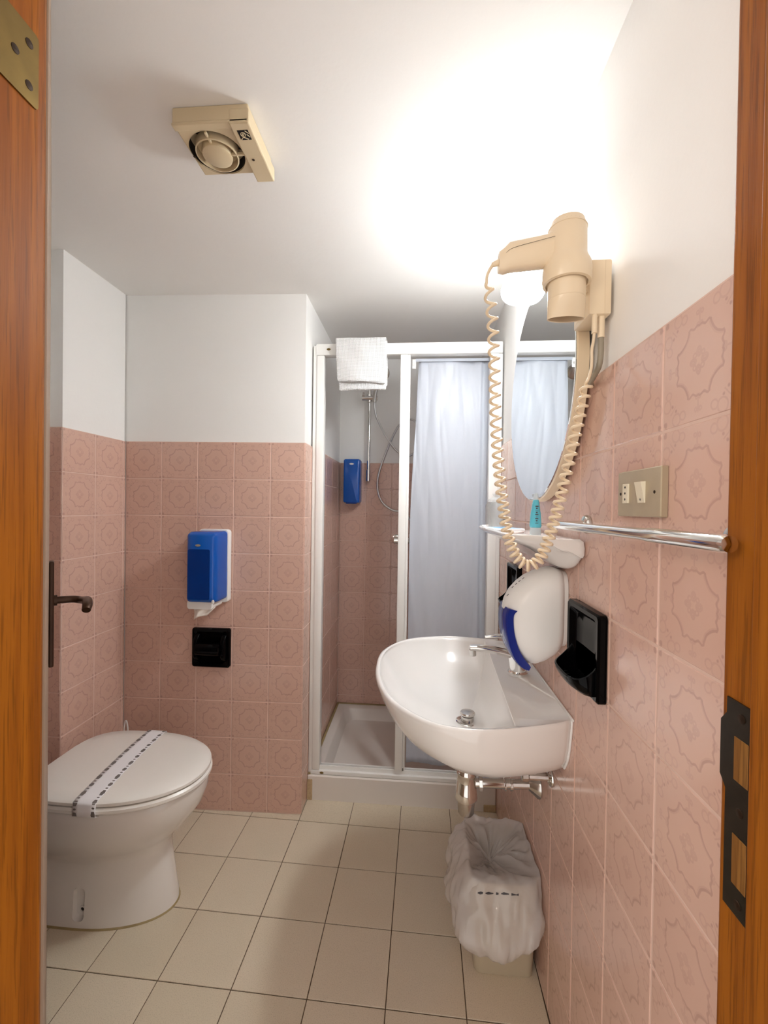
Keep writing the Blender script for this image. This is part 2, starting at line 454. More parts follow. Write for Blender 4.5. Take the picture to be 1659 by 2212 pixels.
# left wall, its end, and the alcove behind the door
grout(wall_left, (XL, 0, 0), (0, 1, 0), (1, 0, 0), 1.353, PY0, 1.5032)
wall_tiles(wall_left, (XL, 0, 0), (0, 1, 0), (1, 0, 0), PY0 - .163, 1.354, PY0 - .001, 1.5032)
grout(wall_left, (0, 1.352, 0), (1, 0, 0), (0, -1, 0), -1.275, XL - .002, 1.5032)
wall_tiles(wall_left, (0, 1.352, 0), (1, 0, 0), (0, -1, 0), XL - .15, -1.275, XL - .003, 1.5032)
grout(wall_alcove, (-1.275, 0, 0), (0, 1, 0), (1, 0, 0), .47, 1.352, 1.5032)
wall_tiles(wall_alcove, (-1.275, 0, 0), (0, 1, 0), (1, 0, 0), 1.352 - .9, .47, 1.351, 1.5032)

# floor tiles 20 cm, laid slightly out of square with the walls
FX, FY, FR = -.8529, 1.6632, -.0146
ca, sa = math.cos(FR), math.sin(FR)
def clip(poly, ax, val, keep_less):
    out = []
    for i in range(len(poly)):
        p0, p1 = poly[i], poly[(i + 1) % len(poly)]
        i0 = (p0[ax] <= val) == keep_less or p0[ax] == val; i1 = (p1[ax] <= val) == keep_less or p1[ax] == val
        if i0: out.append(p0)
        if i0 != i1:
            t = (val - p0[ax]) / (p1[ax] - p0[ax]); out.append((p0[0] + (p1[0] - p0[0]) * t, p0[1] + (p1[1] - p0[1]) * t))
    return out
FFULL = tile_mesh('floor_tile', -.0988, .0988, -.0988, .0988, .0022, .0009, M['floor_tile'])
for c in range(-4, 7):
    for r in range(-2, 7):
        cx, cy = c * .2 + .1, -r * .2 - .1
        wx, wy = FX + cx * ca - cy * sa, FY + cx * sa + cy * ca
        sq = [(wx + a * ca - b * sa, wy + a * sa + b * ca) for a, b in ((-.0988, -.0988), (.0988, -.0988), (.0988, .0988), (-.0988, .0988))]
        pl = sq
        for ax, val, kl in ((0, -1.30, False), (0, XR + .004, True), (1, .31, False), (1, 1.81, True)):
            if pl: pl = clip(pl, ax, val, kl)
        if len(pl) < 3: continue
        ar = abs(sum(pl[i][0] * pl[(i + 1) % len(pl)][1] - pl[(i + 1) % len(pl)][0] * pl[i][1] for i in range(len(pl)))) / 2
        if ar < .0006: continue
        if ar > .0389:
            o = bpy.data.objects.new('floor_tile', FFULL); o.rotation_euler = (0, 0, FR); link(o, floor, (wx, wy, random.uniform(-.0003, 0)))
        else: part('floor_tile', prism(pl, -.0022, -.0001), 'floor_tile', floor)

# ------------------------------------------------------------------ door frame, door
trim = bpy.data.objects.new('trim_1', None); link(trim, None, (-.03, .38, 0)); WL[trim.name] = Vector((-.03, .38, 0)); trim['kind'] = 'structure'
trim['label'] = 'varnished oak door frame around the bathroom doorway'
ZH = 1.99
jl = part('jamb', prism([(-.434, .30), (-.372, .30), (-.372, .349), (-.384, .349), (-.384, .402), (-.3855, .411), (-.391, .419), (-.400, .421), (-.434, .457)], 0, 2.03), 'wood', trim, bev=.0012)
jr = part('jamb', prism([(.344, .30), (.344, .4575), (.318, .4605), (.3125, .459), (.310, .455), (.310, .4055), (.298, .4055), (.298, .30)], 0, 2.03), 'wood', trim, bev=.0012)
part('head', box((-.384, .30, ZH), (.310, .455, 2.03)), 'wood', trim, bev=.0012)
# hinge leaf on the left jamb
hy0, hy1, hz0, hz1 = .352, .401, 1.630, 1.694
hg = part('hinge_leaf', xf(prism(rrect(hy1 - hy0, .072, .004, 3), -.0012, .0012), Matrix.Translation((-.3835, (hy0 + hy1) / 2, 1.672)) @ Matrix(((0, 0, 1, 0), (1, 0, 0, 0), (0, 1, 0, 0), (0, 0, 0, 1)))), 'brass', trim, label='aged brass hinge leaf')
for y, z in ((.3905, 1.692), (.376, 1.672), (.3905, 1.652)):
    sc = part('screw', lathe((-.3825, y, z), (1, 0, 0), [(.0042, 0), (.0040, .0006), (.001, .0010)], 16), 'screw', hg)
# strike plate on the right jamb
pts = [(.4135, .862), (.4135, 1.066), (.4485, 1.066), (.4485, 1.050), (.4565, 1.040), (.4565, .985), (.4485, .975), (.4485, .862)]
sp = part('strike_plate', loft([[(.3102, y, z) for y, z in pts], [(.3084, y, z) for y, z in pts]]), 'dark_metal', trim, label='tarnished metal strike plate with two slots')
for z0, z1 in ((.990, 1.032), (.890, .938)):
    part('latch_slot', box((.3078, .4195, z0), (.3092, .4375, z1), .0004, 1), 'wood_raw', sp)
for z in (1.052, .962, .874):
    part('screw', lathe((.3086, .429, z), (-1, 0, 0), [(.0046, 0), (.0042, .0010), (.001, .0013)], 16), 'screw', sp)

# door: swung inwards past the alcove, edge-on to the doorway
dh = Vector((-.392, .432, 0)); dd = Vector((-.478, .525, 0)).normalized(); dn = Vector((dd.y, -dd.x, 0))   # dn: face towards the room
def dq(a, n, z): return dh + dd * a + dn * n + Vector((0, 0, z))
door = bpy.data.objects.new('door_1', None); link(door, None, dh); WL[door.name] = Vector(dh); door['kind'] = 'structure'; door['label'] = 'door leaf swung open into the bathroom, seen edge on'
def dbox(a0, a1, n0, n1, z0, z1): return loft([[dq(a0, n0, z0), dq(a1, n0, z0), dq(a1, n1, z0), dq(a0, n1, z0)], [dq(a0, n0, z1), dq(a1, n0, z1), dq(a1, n1, z1), dq(a0, n1, z1)]])
part('leaf', dbox(.008, .765, -.046, -.006, .008, 1.985), 'white_door', door, bev=.002)
pl_ = part('handle_plate', dbox(.690, .730, -.006, .004, .858, 1.108), 'bronze', door, bev=.003, bseg=3, label='long dark bronze handle plate')
hz = 1.013
lv = spline([dq(.71, .003, hz), dq(.71, .022, hz), dq(.709, .042, hz - .001), dq(.700, .056, hz - .003), dq(.672, .064, hz), dq(.640, .066, hz + .004), dq(.600, .064, hz + .002), dq(.585, .061, hz - .006)], 6)
rr = [.0085 if i < 18 else .0085 + .002 * math.sin((i - 18) / max(1, len(lv) - 18) * PI) for i in range(len(lv))]
part('lever', tube(lv, rr, 14), 'bronze', pl_, smooth=True, label='dark bronze lever handle')
part('rose', cyl(dq(.71, .003, hz), dq(.71, .010, hz), .013), 'bronze', pl_, smooth=True)

# ------------------------------------------------------------------ shower
tray = thing('shower_tray', (-.057, 2.12, 0), 'low white shower tray with raised rim, in front of shower slide rail', 'shower tray')
def rect_ring(x0, x1, y0, y1, r, z, n=6):
    return [((x0 + x1) / 2 + a, (y0 + y1) / 2 + b, z) for a, b in rrect(x1 - x0, y1 - y0, r, n)]
TX0, TX1, TY0, TY1 = XP + .001, XR - .001, 1.782, YB - .001
part('basin', loft([rect_ring(TX0, TX1, TY0, TY1, .004, .0), rect_ring(TX0, TX1, TY0, TY1, .004, .100), rect_ring(TX0 + .004, TX1 - .004, TY0 + .004, TY1 - .004, .004, .105),
     rect_ring(TX0 + .045, TX1 - .045, TY0 + .070, TY1 - .045, .05, .104), rect_ring(TX0 + .052, TX1 - .052, TY0 + .076, TY1 - .052, .05, .098),
     rect_ring(TX0 + .075, TX1 - .075, TY0 + .095, TY1 - .075, .06, .048), rect_ring(TX0 + .095, TX1 - .095, TY0 + .115, TY1 - .095, .06, .040)]), 'tray', tray, smooth=True)
dr_ = part('drain', lathe((-.235, 1.945, .040), (0, 0, 1), [(.032, 0), (.032, .003), (.026, .004), (.010, .002)], 28), 'chrome', tray, smooth=True)
part('sealant', join(box((TX0 + .0005, TY0 + .004, .1045), (TX0 + .012, TY1, .110), .002), box((TX0, TY1 - .010, .1045), (TX1, TY1, .110), .002)), 'sealant', tray)
MS = simple('mouldy_sealant', lin(188, 164, 128), .7, var=.35, vscale=70)
part("stain", box((TX0 - .0005, TY0 - .004, .0005), (TX0 + .022, TY0 - .0002, .088), .002), MS, tray, label='stained brown sealant at the tray corner')
part("stain", box((TX1 - .05, TY0 - .004, .0005), (TX1, TY0 - .0002, .030), .002), MS, tray, label='stained brown sealant at the tray corner')

enc = thing('shower_enclosure', (-.05, 1.81, .105), 'white enamelled shower enclosure with top rail and upright stiles', 'shower enclosure')
FY0, FY1 = 1.792, 1.824
part('top_rail', box((XP + .012, FY0 - .002, 1.888), (XR - .002, FY1 + .004, 1.936), .004), 'alu', enc, smooth=True)
part('bottom_rail', join(box((XP + .012, FY0 - .004, .106), (XR - .002, FY1 + .006, .122), .002), box((XP + .012, FY0 + .008, .1218), (XR - .002, FY0 + .014, .138), .001), box((XP + .012, FY1, .1218), (XR - .002, FY1 + .006, .134), .001)), 'alu', enc)
part('wall_stile', join(box((XP + .001, FY0 + .003, .107), (XP + .018, FY1, 1.93), .002), box((XP + .018, FY0 - .003, .123), (XP + .050, FY1 + .003, 1.887), .004)), 'alu', enc, smooth=True)
part('wall_stile', join(box((XR - .016, FY0 + .003, .139), (XR - .001, FY1, 1.887), .002), box((XR - .052, FY0 - .003, .139), (XR - .016, FY1 + .003, 1.887), .004)), 'alu', enc, smooth=True)
md_ = part('centre_stile', join(box((-.082, FY0 - .002, .139), (-.050, FY1 + .001, 1.887), .003), box((-.050, FY0 + .004, .139), (-.040, FY1 - .005, 1.887), .002)), 'alu', enc, smooth=True)
part('guide', box((-.075, FY0 + .002, .1385), (-.045, FY0 + .012, .150), .001), 'grey_plastic', md_)
for x, z in ((-.386, 1.912), (-.392, .114)):
    part('screw_cap', lathe((x, FY0 - (.0022 if z > 1 else .0042), z), (0, -1, 0), [(.009, 0), (.009, .001), (.006, .0022), (.001, .0025)], 20, .95, .5), 'brass', enc, smooth=True)

cur = thing('shower_curtain', (.14, 1.85, .139), 'pale bluish white shower curtain hanging in folds behind the frame', 'curtain')
NX, NZ = 130, 70
V = []; Fa = []
for j in range(NZ + 1):
    tz = j / NZ; z = .141 + tz * (1.884 - .141)
    for i in range(NX + 1):
        t = i / NX; x = -.036 + t * .352
        if tz > .5 and t < .12: x += (tz - .5) * 2 * (.12 - t) / .12 * .030 * min(1, (tz - .5) * 3)
        ph = t * 10.5 + 1.1 * math.sin(tz * 2.3 + t * 2) + .8 * tz
        n1 = mnoise.noise(Vector((t * 3.2 + tz * 1.9, tz * 1.3 - t * .8, 3.1))); n2 = mnoise.noise(Vector((t * 9 + tz * 5.5, tz * 2.6 - t * 1.5, 7.7))); n3 = mnoise.noise(Vector((t * 7 - tz * 4.5, tz * 3.1 + t * 2.1, 1.7)))
        y = 1.850 + .006 * math.sin(ph) + .010 * n1 + .007 * (.5 - abs(n2)) + .006 * (.5 - abs(n3))
        if t > .84: y += .012 * math.sin((t - .84) / .16 * PI * 2)
        V.append((x, y, z))
for j in range(NZ):
    for i in range(NX):
        a = j * (NX + 1) + i; Fa.append((a, a + 1, a + NX + 2, a + NX + 1))
part('cloth', (V, Fa), 'curtain', cur, smooth='all', solid=.0008)
part('hem', box((-.020, 1.838, 1.872), (.318, 1.8395, 1.8845), .0005, 1), 'curtain', cur)
ck = part('corner_clip', join(box((-.034, 1.838, 1.842), (-.018, 1.842, 1.882), .002)), 'white_plastic', cur)
part('eyelet', lathe((-.026, 1.8375, 1.860), (0, -1, 0), [(.005, 0), (.005, .002), (.0025, .002), (.0025, .0005)], 16), 'chrome', ck)

tw = thing('bath_towel', (-.24, 1.80, 1.73), 'folded white waffle towel draped over the shower top rail', 'towel')
def towel_sheet(x0, x1, off, zf, zb, seed, flare=0):
    prof = []
    R = .026 + off; yc = 1.808; zt = 1.912 + .016 + off
    for k in range(15): prof.append((yc - R, zf + (zt - zf) * k / 14))
    for k in range(1, 9):
        a = PI - PI * k / 9; prof.append((yc + R * math.cos(a), zt + .012 * math.sin(a)))
    for k in range(15): prof.append((yc + R, zt - (zt - zb) * k / 14))
    nx = 22; V = []; Fa = []
    for i in range(nx + 1):
        t = i / nx
        for k, (y, z) in enumerate(prof):
            x = x0 + (x1 - x0) * t
            if k < 15:
                f = 1 - k / 14
                y2 = y - f * (.012 + .010 * math.sin(t * 3.1) + flare * (1 - abs(2 * t - 1)))
                z2 = z + f * f * (.016 * max(0, .35 - t) / .35 + .010 * math.sin(t * 3.0)) * (1 if seed == 0 else -.3)
                x2 = x + f * (.012 * (1 - t)) - .0
            else:
                f = 0; y2, z2, x2 = y, z, x
            y2 += .0016 * math.sin(t * 11 + k * .5 + seed)
            V.append((x2, y2, z2))
    n = len(prof)
    for i in range(nx):
        for k in range(n - 1):
            a = i * n + k; Fa.append((a, a + 1, a + n + 1, a + n))
    return V, Fa
part('outer_fold', towel_sheet(-.352, -.143, .014, 1.752, 1.78, 0, .008), 'towel', tw, smooth='all', solid=.009, sub=1)
part('inner_fold', towel_sheet(-.345, -.139, .003, 1.735, 1.77, 2), 'towel', tw, smooth='all', solid=.008, sub=1)

sr = thing('shower_slide_rail', (-.28, 2.42, 1.40), 'chrome slide rail with hand shower on the shower back wall', 'shower')
part('rail', cyl((-.283, 2.415, 1.40), (-.283, 2.415, 2.03), .0095, 20), 'chrome', sr, smooth=True)
part('wall_bracket', join(cyl((-.283, 2.415, 1.405), (-.283, 2.4595, 1.405), .008, 16), cyl((-.283, 2.415, 1.395), (-.283, 2.415, 1.46), .012, 20, .002)), 'chrome', sr, smooth=True)
part('wall_bracket', join(cyl((-.283, 2.415, 2.02), (-.283, 2.4595, 2.02), .008, 16), cyl((-.283, 2.415, 1.99), (-.283, 2.415, 2.04), .012, 20, .002)), 'chrome', sr, smooth=True)
sl = part('slider', join(cyl((-.325, 2.405, 1.862), (-.235, 2.405, 1.862), .014, 20, .003), cyl((-.283, 2.415, 1.838), (-.283, 2.415, 1.886), .017, 20, .003)), 'chrome', sr, smooth=True)
part('lock_knob', cyl((-.316, 2.39, 1.874), (-.316, 2.40, 1.892), .007, 14, .001), 'chrome', sl, smooth=True)
hs = part('hand_shower', join(tube(spline([(-.252, 2.388, 1.835), (-.247, 2.380, 1.88), (-.230, 2.366, 1.945), (-.212, 2.352, 1.985)], 6), .0115, 14), lathe((-.208, 2.365, 1.995), (-.05, -.75, -.55), [(.012, -.012), (.038, .004), (.043, .014), (.041, .022), (.03, .024), (.002, .024)], 28)), 'chrome_dull', sr, smooth=True)
hose = spline([(-.252, 2.389, 1.836), (-.250, 2.395, 1.80), (-.236, 2.40, 1.745), (-.182, 2.40, 1.641), (-.111, 2.40, 1.556), (-.04, 2.40, 1.545), (.01, 2.41, 1.63), (-.03, 2.42, 1.74), (-.113, 2.43, 1.715), (-.194, 2.425, 1.537), (-.231, 2.42, 1.394), (-.211, 2.42, 1.29), (-.150, 2.42, 1.236), (-.09, 2.415, 1.222), (-.045, 2.41, 1.18), (-.04, 2.40, 1.12), (-.04, 2.40, 1.09)], 10)
part('hose', tube(hose, .0058, 10), 'steel_hose', sr, smooth=True)
mx = thing('shower_mixer', (-.06, 2.44, 1.065), 'chrome shower mixer valve on tiled back wall, mostly hidden by the stile', 'mixer')
part('body', join(cyl((-.135, 2.40, 1.065), (.06, 2.40, 1.065), .020, 22, .004), cyl((-.12, 2.40, 1.065), (-.12, 2.4595, 1.065), .012), cyl((.045, 2.40, 1.065), (.045, 2.4595, 1.065), .012), cyl((-.04, 2.40, 1.065), (-.04, 2.40, 1.095), .009)), 'chrome', mx, smooth=True)
for x in (-.12, .045): part('escutcheon', lathe((x, 2.4595, 1.065), (0, -1, 0), [(.030, 0), (.029, .006), (.014, .014)], 24), 'chrome', mx, smooth=True)
part('lever', tube([(-.04, 2.39, 1.07), (-.04, 2.35, 1.085), (-.04, 2.32, 1.10)], [.010, .009, .007], 14), 'chrome', mx, smooth=True)

sd = thing('soap_dispenser', (-.365, 2.42, 1.27), 'narrow blue wall dispenser beside the shower slide rail', 'dispenser')
SB = [(.046, 1.272, 2.459), (.046, 1.272, 2.39)]
part('body', loft([[(-.372 + a, 2.4595 - d_, 1.394 + b) for a, b in rrect(.094 - k * 2, .246 - k * 2, .010, 4)] for d_, k in ((0, .001), (.075, 0), (.090, .002), (.096, .009))]), 'blue', sd, smooth=True)
part('emblem', loft([[(-.372 + .013 * math.cos(t * PI / 8), 2.3633, 1.488 + .005 * math.sin(t * PI / 8)) for t in range(16)], [(-.372 + .013 * math.cos(t * PI / 8), 2.3625, 1.488 + .005 * math.sin(t * PI / 8)) for t in range(16)]]), 'white_plastic', sd)
part('push_lever', box((-.402, 2.368, 1.266), (-.342, 2.40, 1.276), .003), 'blue_dark', sd)

# ------------------------------------------------------------------ partition fittings
def on_part(x): return PY0 + (PY1 - PY0) * (x - XL) / (XP - XL)
yd = on_part(-.81)
td = thing('paper_dispenser', (-.815, yd, .86), 'blue toilet paper dispenser with white back above black roll holder', 'dispenser')
part('back_case', loft([[(-.8135 + a, yd - .0005 - d_, 1.005 + b) for a, b in rrect(.126 - 2 * k, .292 - 2 * k, .014, 5)] for d_, k in ((0, 0), (.020, 0), (.026, .002))]), 'white_plastic', td, smooth=True)
cv = part('cover', loft([[(-.8145 + a, yd - .0235 - d_, 1.010 + b) for a, b in rrect(.118 - 2 * k, .270 - 2 * k, .014, 5)] for d_, k in ((0, 0), (.078, .0), (.095, .004), (.103, .013))]), 'blue', td, smooth=True)
part('window_panel', loft([[(-.820 + a, yd - .1268 - d_, .985 + b) for a, b in rrect(.086, .190, .006, 4)] for d_ in (0, .0008)]), 'blue_dark', cv)
part('emblem', loft([[(-.824 + .0105 * math.cos(t * PI / 10), yd - .1268 - d_, 1.095 + .0042 * math.sin(t * PI / 10)) for t in range(20)] for d_ in (0, .001)]), 'nickel', cv)
part('lock', lathe((-.765, yd - .1215, .882), (0, -1, 0), [(.0065, 0), (.0065, .003), (.004, .004), (.001, .004)], 20, .8, 1.2), 'white_plastic', cv, smooth=True)
part('slot_lip', loft([[(-.822 + a, yd - .028 - d_, .868 + b) for a, b in rrect(.096, .034, .010, 4)] for d_ in (0, .088)]), 'white_plastic', td, smooth=True)
V = []; Fa = []
for i in range(13):
    for k in range(9):
        t = i / 12; s = k / 8
        V.append((-.852 + .086 * t * (1 - .25 * s) + .010 * s, yd - .105 - .014 * s + .007 * math.sin(t * 8 + s * 3), .858 - s * (.046 - .036 * t * t - .008 * math.sin(t * 5))))
for i in range(12):
    for k in range(8):
        a = i * 9 + k; Fa.append((a, a + 1, a + 10, a + 9))
part('tissue', (V, Fa), 'tissue', td, smooth='all', solid=.0008)

yr = on_part(-.825)
rh = thing('toilet_roll_holder', (-.826, yr, .59), 'square black ceramic toilet roll recess set below the blue dispenser', 'roll holder')
cxr, czr = -.826, .671
def rp(a, d_, b): return (cxr + a, yr - d_, czr + b)
fr = [[rp(a, .0005, b) for a, b in rrect(.158, .158, .010, 5)], [rp(a, .012, b) for a, b in rrect(.158, .158, .010, 5)], [rp(a, .017, b) for a, b in rrect(.150, .150, .010, 5)],
      [rp(a, .014, b) for a, b in rrect(.128, .128, .016, 5)], [rp(a, .006, b) for a, b in rrect(.118, .118, .018, 5)], [rp(a, .003, b) for a, b in rrect(.05, .05, .018, 5)]]
part('recess', loft(fr), 'black', rh, smooth=True)
for sx in (-1, 1):
    part('side_cheek', loft([[rp(sx * (.056 + a), .008 + d_, b) for a, b in rrect(w_, h_, min(w_, h_) * .3, 4)] for d_, w_, h_ in ((0, .022, .118), (.012, .020, .100), (.024, .016, .070), (.030, .010, .040))]), 'black', rh, smooth=True)
part('spindle', lathe(rp(-.052, .030, 0), (1, 0, 0), [(.010, 0), (.024, .004), (.026, .02), (.026, .084), (.024, .10), (.010, .104)], 24), 'black', rh, smooth=True)

# ------------------------------------------------------------------ toilet
TYC = 1.278
def egg(xb, xf, w, z, n=56, pw=2.25, yc=TYC):
    xc = xb + (xf - xb) * .44; out = []
    for k in range(n):
        a = 2 * PI * k / n; c, s = math.cos(a), math.sin(a)
        ex = (xf - xc) if c > 0 else (xc - xb)
        q = 2.1 if c > 0 else pw
        r = (abs(c) ** q + abs(s) ** q) ** (-1 / q)
        out.append((xc + ex * c * r, yc + w * s * r, z))
    return out
toi = thing('toilet', (-.93, TYC, 0), 'white floor standing toilet with closed lid beside the pink tiled partition', 'toilet')
bowl = part('pedestal', loft([egg(-1.192, -.737, .112, .0, pw=4), egg(-1.190, -.738, .111, .02, pw=4), egg(-1.185, -.748, .106, .08, pw=4), egg(-1.180, -.757, .104, .14, pw=4),
     egg(-1.178, -.762, .106, .185, pw=3.6), egg(-1.178, -.758, .116, .205, pw=3.2), egg(-1.178, -.738, .136, .232, pw=2.9), egg(-1.178, -.702, .158, .27, pw=2.8), egg(-1.178, -.668, .174, .315, pw=2.8),
     egg(-1.178, -.652, .181, .36, pw=2.8), egg(-1.178, -.650, .181, .385, pw=2.8), egg(-1.174, -.656, .176, .392, pw=2.8)]), 'toilet', toi, smooth='all')
boolean_cut(bowl, [loft([[(-.975 + a, 1.150 + 0 * b, .070 + b) for a, b in rrect(.036, .100, .016, 5)], [(-.975 + a, 1.186, .070 + b) for a, b in rrect(.034, .094, .015, 5)]])])
for f in bowl.data.polygons: f.use_smooth = True
try: bowl.data.set_sharp_from_angle(angle=math.radians(40))
except Exception: pass
bh = part('bolt_socket', lathe((-.973, 1.1862, .045), (0, -1, 0), [(.010, 0), (.010, .002), (.0055, .003), (.0055, .0005)], 20), 'toilet', bowl, smooth=True)
part('bolt_hole', lathe((-.973, 1.1862, .045), (0, -1, 0), [(.0050, 0), (.0050, .0016), (.002, .0018)], 16), 'hole', bowl)
part('sealant', loft([egg(-1.192, -.7335, .1155, .0, pw=4), egg(-1.192, -.735, .114, .003, pw=4), egg(-1.190, -.739, .110, .005, pw=4)]), 'sealant', toi, smooth=True, label='yellowed sealant around the foot')
part('seat', loft([egg(-1.135, -.648, .184, .394, pw=3.6), egg(-1.138, -.642, .189, .400, pw=3.6), egg(-1.138, -.642, .189, .408, pw=3.6), egg(-1.134, -.648, .184, .413, pw=3.6)]), 'toilet_seat', toi, smooth=True)
part('lid', loft([egg(-1.133, -.652, .181, .4145, pw=3.6), egg(-1.138, -.645, .187, .419, pw=3.6), egg(-1.138, -.645, .187, .427, pw=3.6), egg(-1.133, -.652, .181, .433, pw=3.6), egg(-1.10, -.70, .145, .4375, pw=3.6), egg(-1.03, -.80, .07, .4392)]), 'toilet_seat', toi, smooth=True)
for s in (-1, 1):
    part('hinge', join(cyl((-1.150, TYC + s * .075 - .022, .407), (-1.150, TYC + s * .075 + .022, .407), .011, 18, .002), cyl((-1.150, TYC + s * .075, .385), (-1.150, TYC + s * .075, .405), .010)), 'white_plastic', toi, smooth=True)

# paper band across the lid
def lid_top(x, y):
    d = abs(y - TYC) / .187
    return .4405 - .006 * max(0, d - .35) / .65
band = thing('paper_band', (-.905, TYC, .44), 'white printed hygiene paper band wrapped across the toilet lid', 'paper band')
BX0, BX1 = -.940, -.873
prof = []
for k in range(31):
    y = TYC - .187 + .374 * k / 30; prof.append((y, lid_top(0, y) + .0008))
prof = [(TYC - .176, .394 - .004), (TYC - .192, .396), (TYC - .1925, .410), (TYC - .191, .426), (TYC - .189, .4325)] + prof[1:-1] + [(TYC + .189, .4325), (TYC + .191, .426), (TYC + .1925, .410), (TYC + .191, .398)]
def bandx(y): return (y - TYC) * -.08
V = []; Fa = []
for y, z in prof:
    for t in range(5): V.append((BX0 + bandx(y) + (BX1 - BX0) * t / 4, y, z))
for i in range(len(prof) - 1):
    for t in range(4):
        a = i * 5 + t; Fa.append((a, a + 1, a + 6, a + 5))
bs = part('strip', (V, Fa), 'paper', band, smooth='all', solid=.0004)
# printed dashes along both edges
L = [0]
for i in range(1, len(prof)): L.append(L[-1] + math.hypot(prof[i][0] - prof[i - 1][0], prof[i][1] - prof[i - 1][1]))
def band_at(s, t):
    k = 0
    while k < len(L) - 2 and L[k + 1] < s: k += 1
    f = (s - L[k]) / (L[k + 1] - L[k]); y = prof[k][0] + (prof[k + 1][0] - prof[k][0]) * f; z = prof[k][1] + (prof[k + 1][1] - prof[k][1]) * f
    ny, nz = -(prof[k + 1][1] - prof[k][1]), (prof[k + 1][0] - prof[k][0]); q = math.hypot(ny, nz)
    return (BX0 + bandx(y) + (BX1 - BX0) * t, y + ny / q * .0007, z + nz / q * .0007)
V = []; Fa = []
for e0, e1 in ((.01, .20), (.80, .99)):
    s = .008 + (.006 if e0 > .5 else 0); k = 0
    while s < L[-1] - .012:
        ln = (.020, .005, .014, .004)[k % 4]; w0, w1 = (e0, e1) if k % 2 == 0 else (e0 + .03, e1 - .03)
        n = len(V); skew = .05 if k % 2 == 0 else 0
        nseg = 4
        for q in range(nseg + 1):
            ss = s + ln * q / nseg; sh = (1 - abs(2 * q / nseg - 1)) * .4 + .6
            mid = (w0 + w1) / 2; hw = (w1 - w0) / 2 * sh
            V += [band_at(ss, mid - hw), band_at(ss, mid + hw)]
        for q in range(nseg): Fa.append((n + 2 * q, n + 2 * q + 1, n + 2 * q + 3, n + 2 * q + 2))
        s += ln + .006; k += 1
part('printed_marks', (V, Fa), simple('grey_print', lin(120, 113, 110), .7, var=.25, vscale=90), bs)['kind'] = 'stuff'

br = thing('toilet_brush', (-1.135, 1.60, 0), 'white toilet brush standing in the corner behind the toilet', 'brush')
part('holder', lathe((-1.135, 1.595, 0), (0, 0, 1), [(.045, 0), (.048, .005), (.050, .10), (.047, .103), (.044, .10), (.042, .012), (.001, .010)], 28), 'white_plastic', br, smooth=True)
part('handle', join(tube([(-1.135, 1.595, .06), (-1.135, 1.595, .25), (-1.135, 1.595, .345)], [.010, .008, .007], 14), tube(spline([(-1.141, 1.595, .335), (-1.1425, 1.595, .36), (-1.139, 1.595, .385), (-1.135, 1.595, .392), (-1.131, 1.595, .385), (-1.1275, 1.595, .36), (-1.129, 1.595, .335)], 6), .0032, 10)), 'white_plastic', br, smooth=True)
part('bristles', lathe((-1.135, 1.595, .012), (0, 0, 1), [(.020, 0), (.034, .01), (.034, .06), (.015, .07)], 24), 'white_plastic', br)

# ------------------------------------------------------------------ ceiling fan
fan = thing('extractor_fan', (-.445, .965, CEIL), 'square yellowed extractor fan mounted on the ceiling', 'fan')
FXc0, FXc1, FYc0, FYc1, FZ = -.540, -.372, .888, 1.046, 2.060
fb = part('housing', join(box((FXc0, FYc0, FZ + .006), (FXc1, FYc1 - .012, CEIL - .0005), .003)), 'fan', fan)
boolean_cut(fb, [lathe((-.478, .972, FZ - .01), (0, 0, 1), [(.0615, 0), (.0615, .045)], 48)])
part('front_lip', box((FXc0 - .001, FYc0 - .001, FZ + .001), (FXc1, FYc0 + .016, FZ + .0075), .002), 'fan', fan)
cs = part('cover_strip', box((-.414, FYc0 - .001, FZ - .002), (FXc1 + .002, FYc1 + .008, FZ + .030), .003), 'fan', fan)
part('inside', lathe((-.478, .972, FZ + .038), (0, 0, -1), [(.0620, -.001), (.0620, .0280), (.0612, .0280), (.0612, .0006), (.001, .0007)], 48), 'fan_dark', fan)  # dark liner paints the shade in the gap around the throat ring
part('throat_ring', lathe((-.478, .972, FZ + .030), (0, 0, -1), [(.0480, .010), (.0480, .029), (.0452, .030), (.0452, .011)], 48), 'fan', fan, smooth=True)
part('hub', lathe((-.478, .972, FZ + .037), (0, 0, -1), [(.028, 0), (.032, .012), (.0345, .030), (.033, .038), (.028, .0405), (.001, .041)], 40), 'fan', fan, smooth=True)
for k in range(5):
    a = k * 2 * PI / 5 + .3
    part('blade', xf(box((.034, -.007, -.0006), (.052, .007, .0006)), Matrix.Translation((-.478, .972, FZ + .028)) @ Matrix.Rotation(a, 4, 'Z') @ Matrix.Rotation(.5, 4, 'X')), 'fan_dark', fan)
part('spoke', box((-.478 + .030, .9695, FZ + .000), (-.41, .9745, FZ + .006), .001), 'fan', fan)
part('spoke', box((-.4805, .9110, FZ + .002), (-.4755, .943, FZ + .008), .001), 'fan', fan)
for x, y, zz in ((-.536, .976, FZ + .0056), (-.397, .984, FZ - .0024)):
    part('screw', lathe((x, y, zz), (0, 0, -1), [(.0032, -.0002), (.0028, .0004), (.001, .0004)], 14), 'screw', fan)
em = part('emblem', box((-.403, .905, FZ - .0026), (-.379, .929, FZ - .0018)), 'hole', cs, label='small dark square maker emblem')
ec = Vector((-.391, .917, FZ - .003))
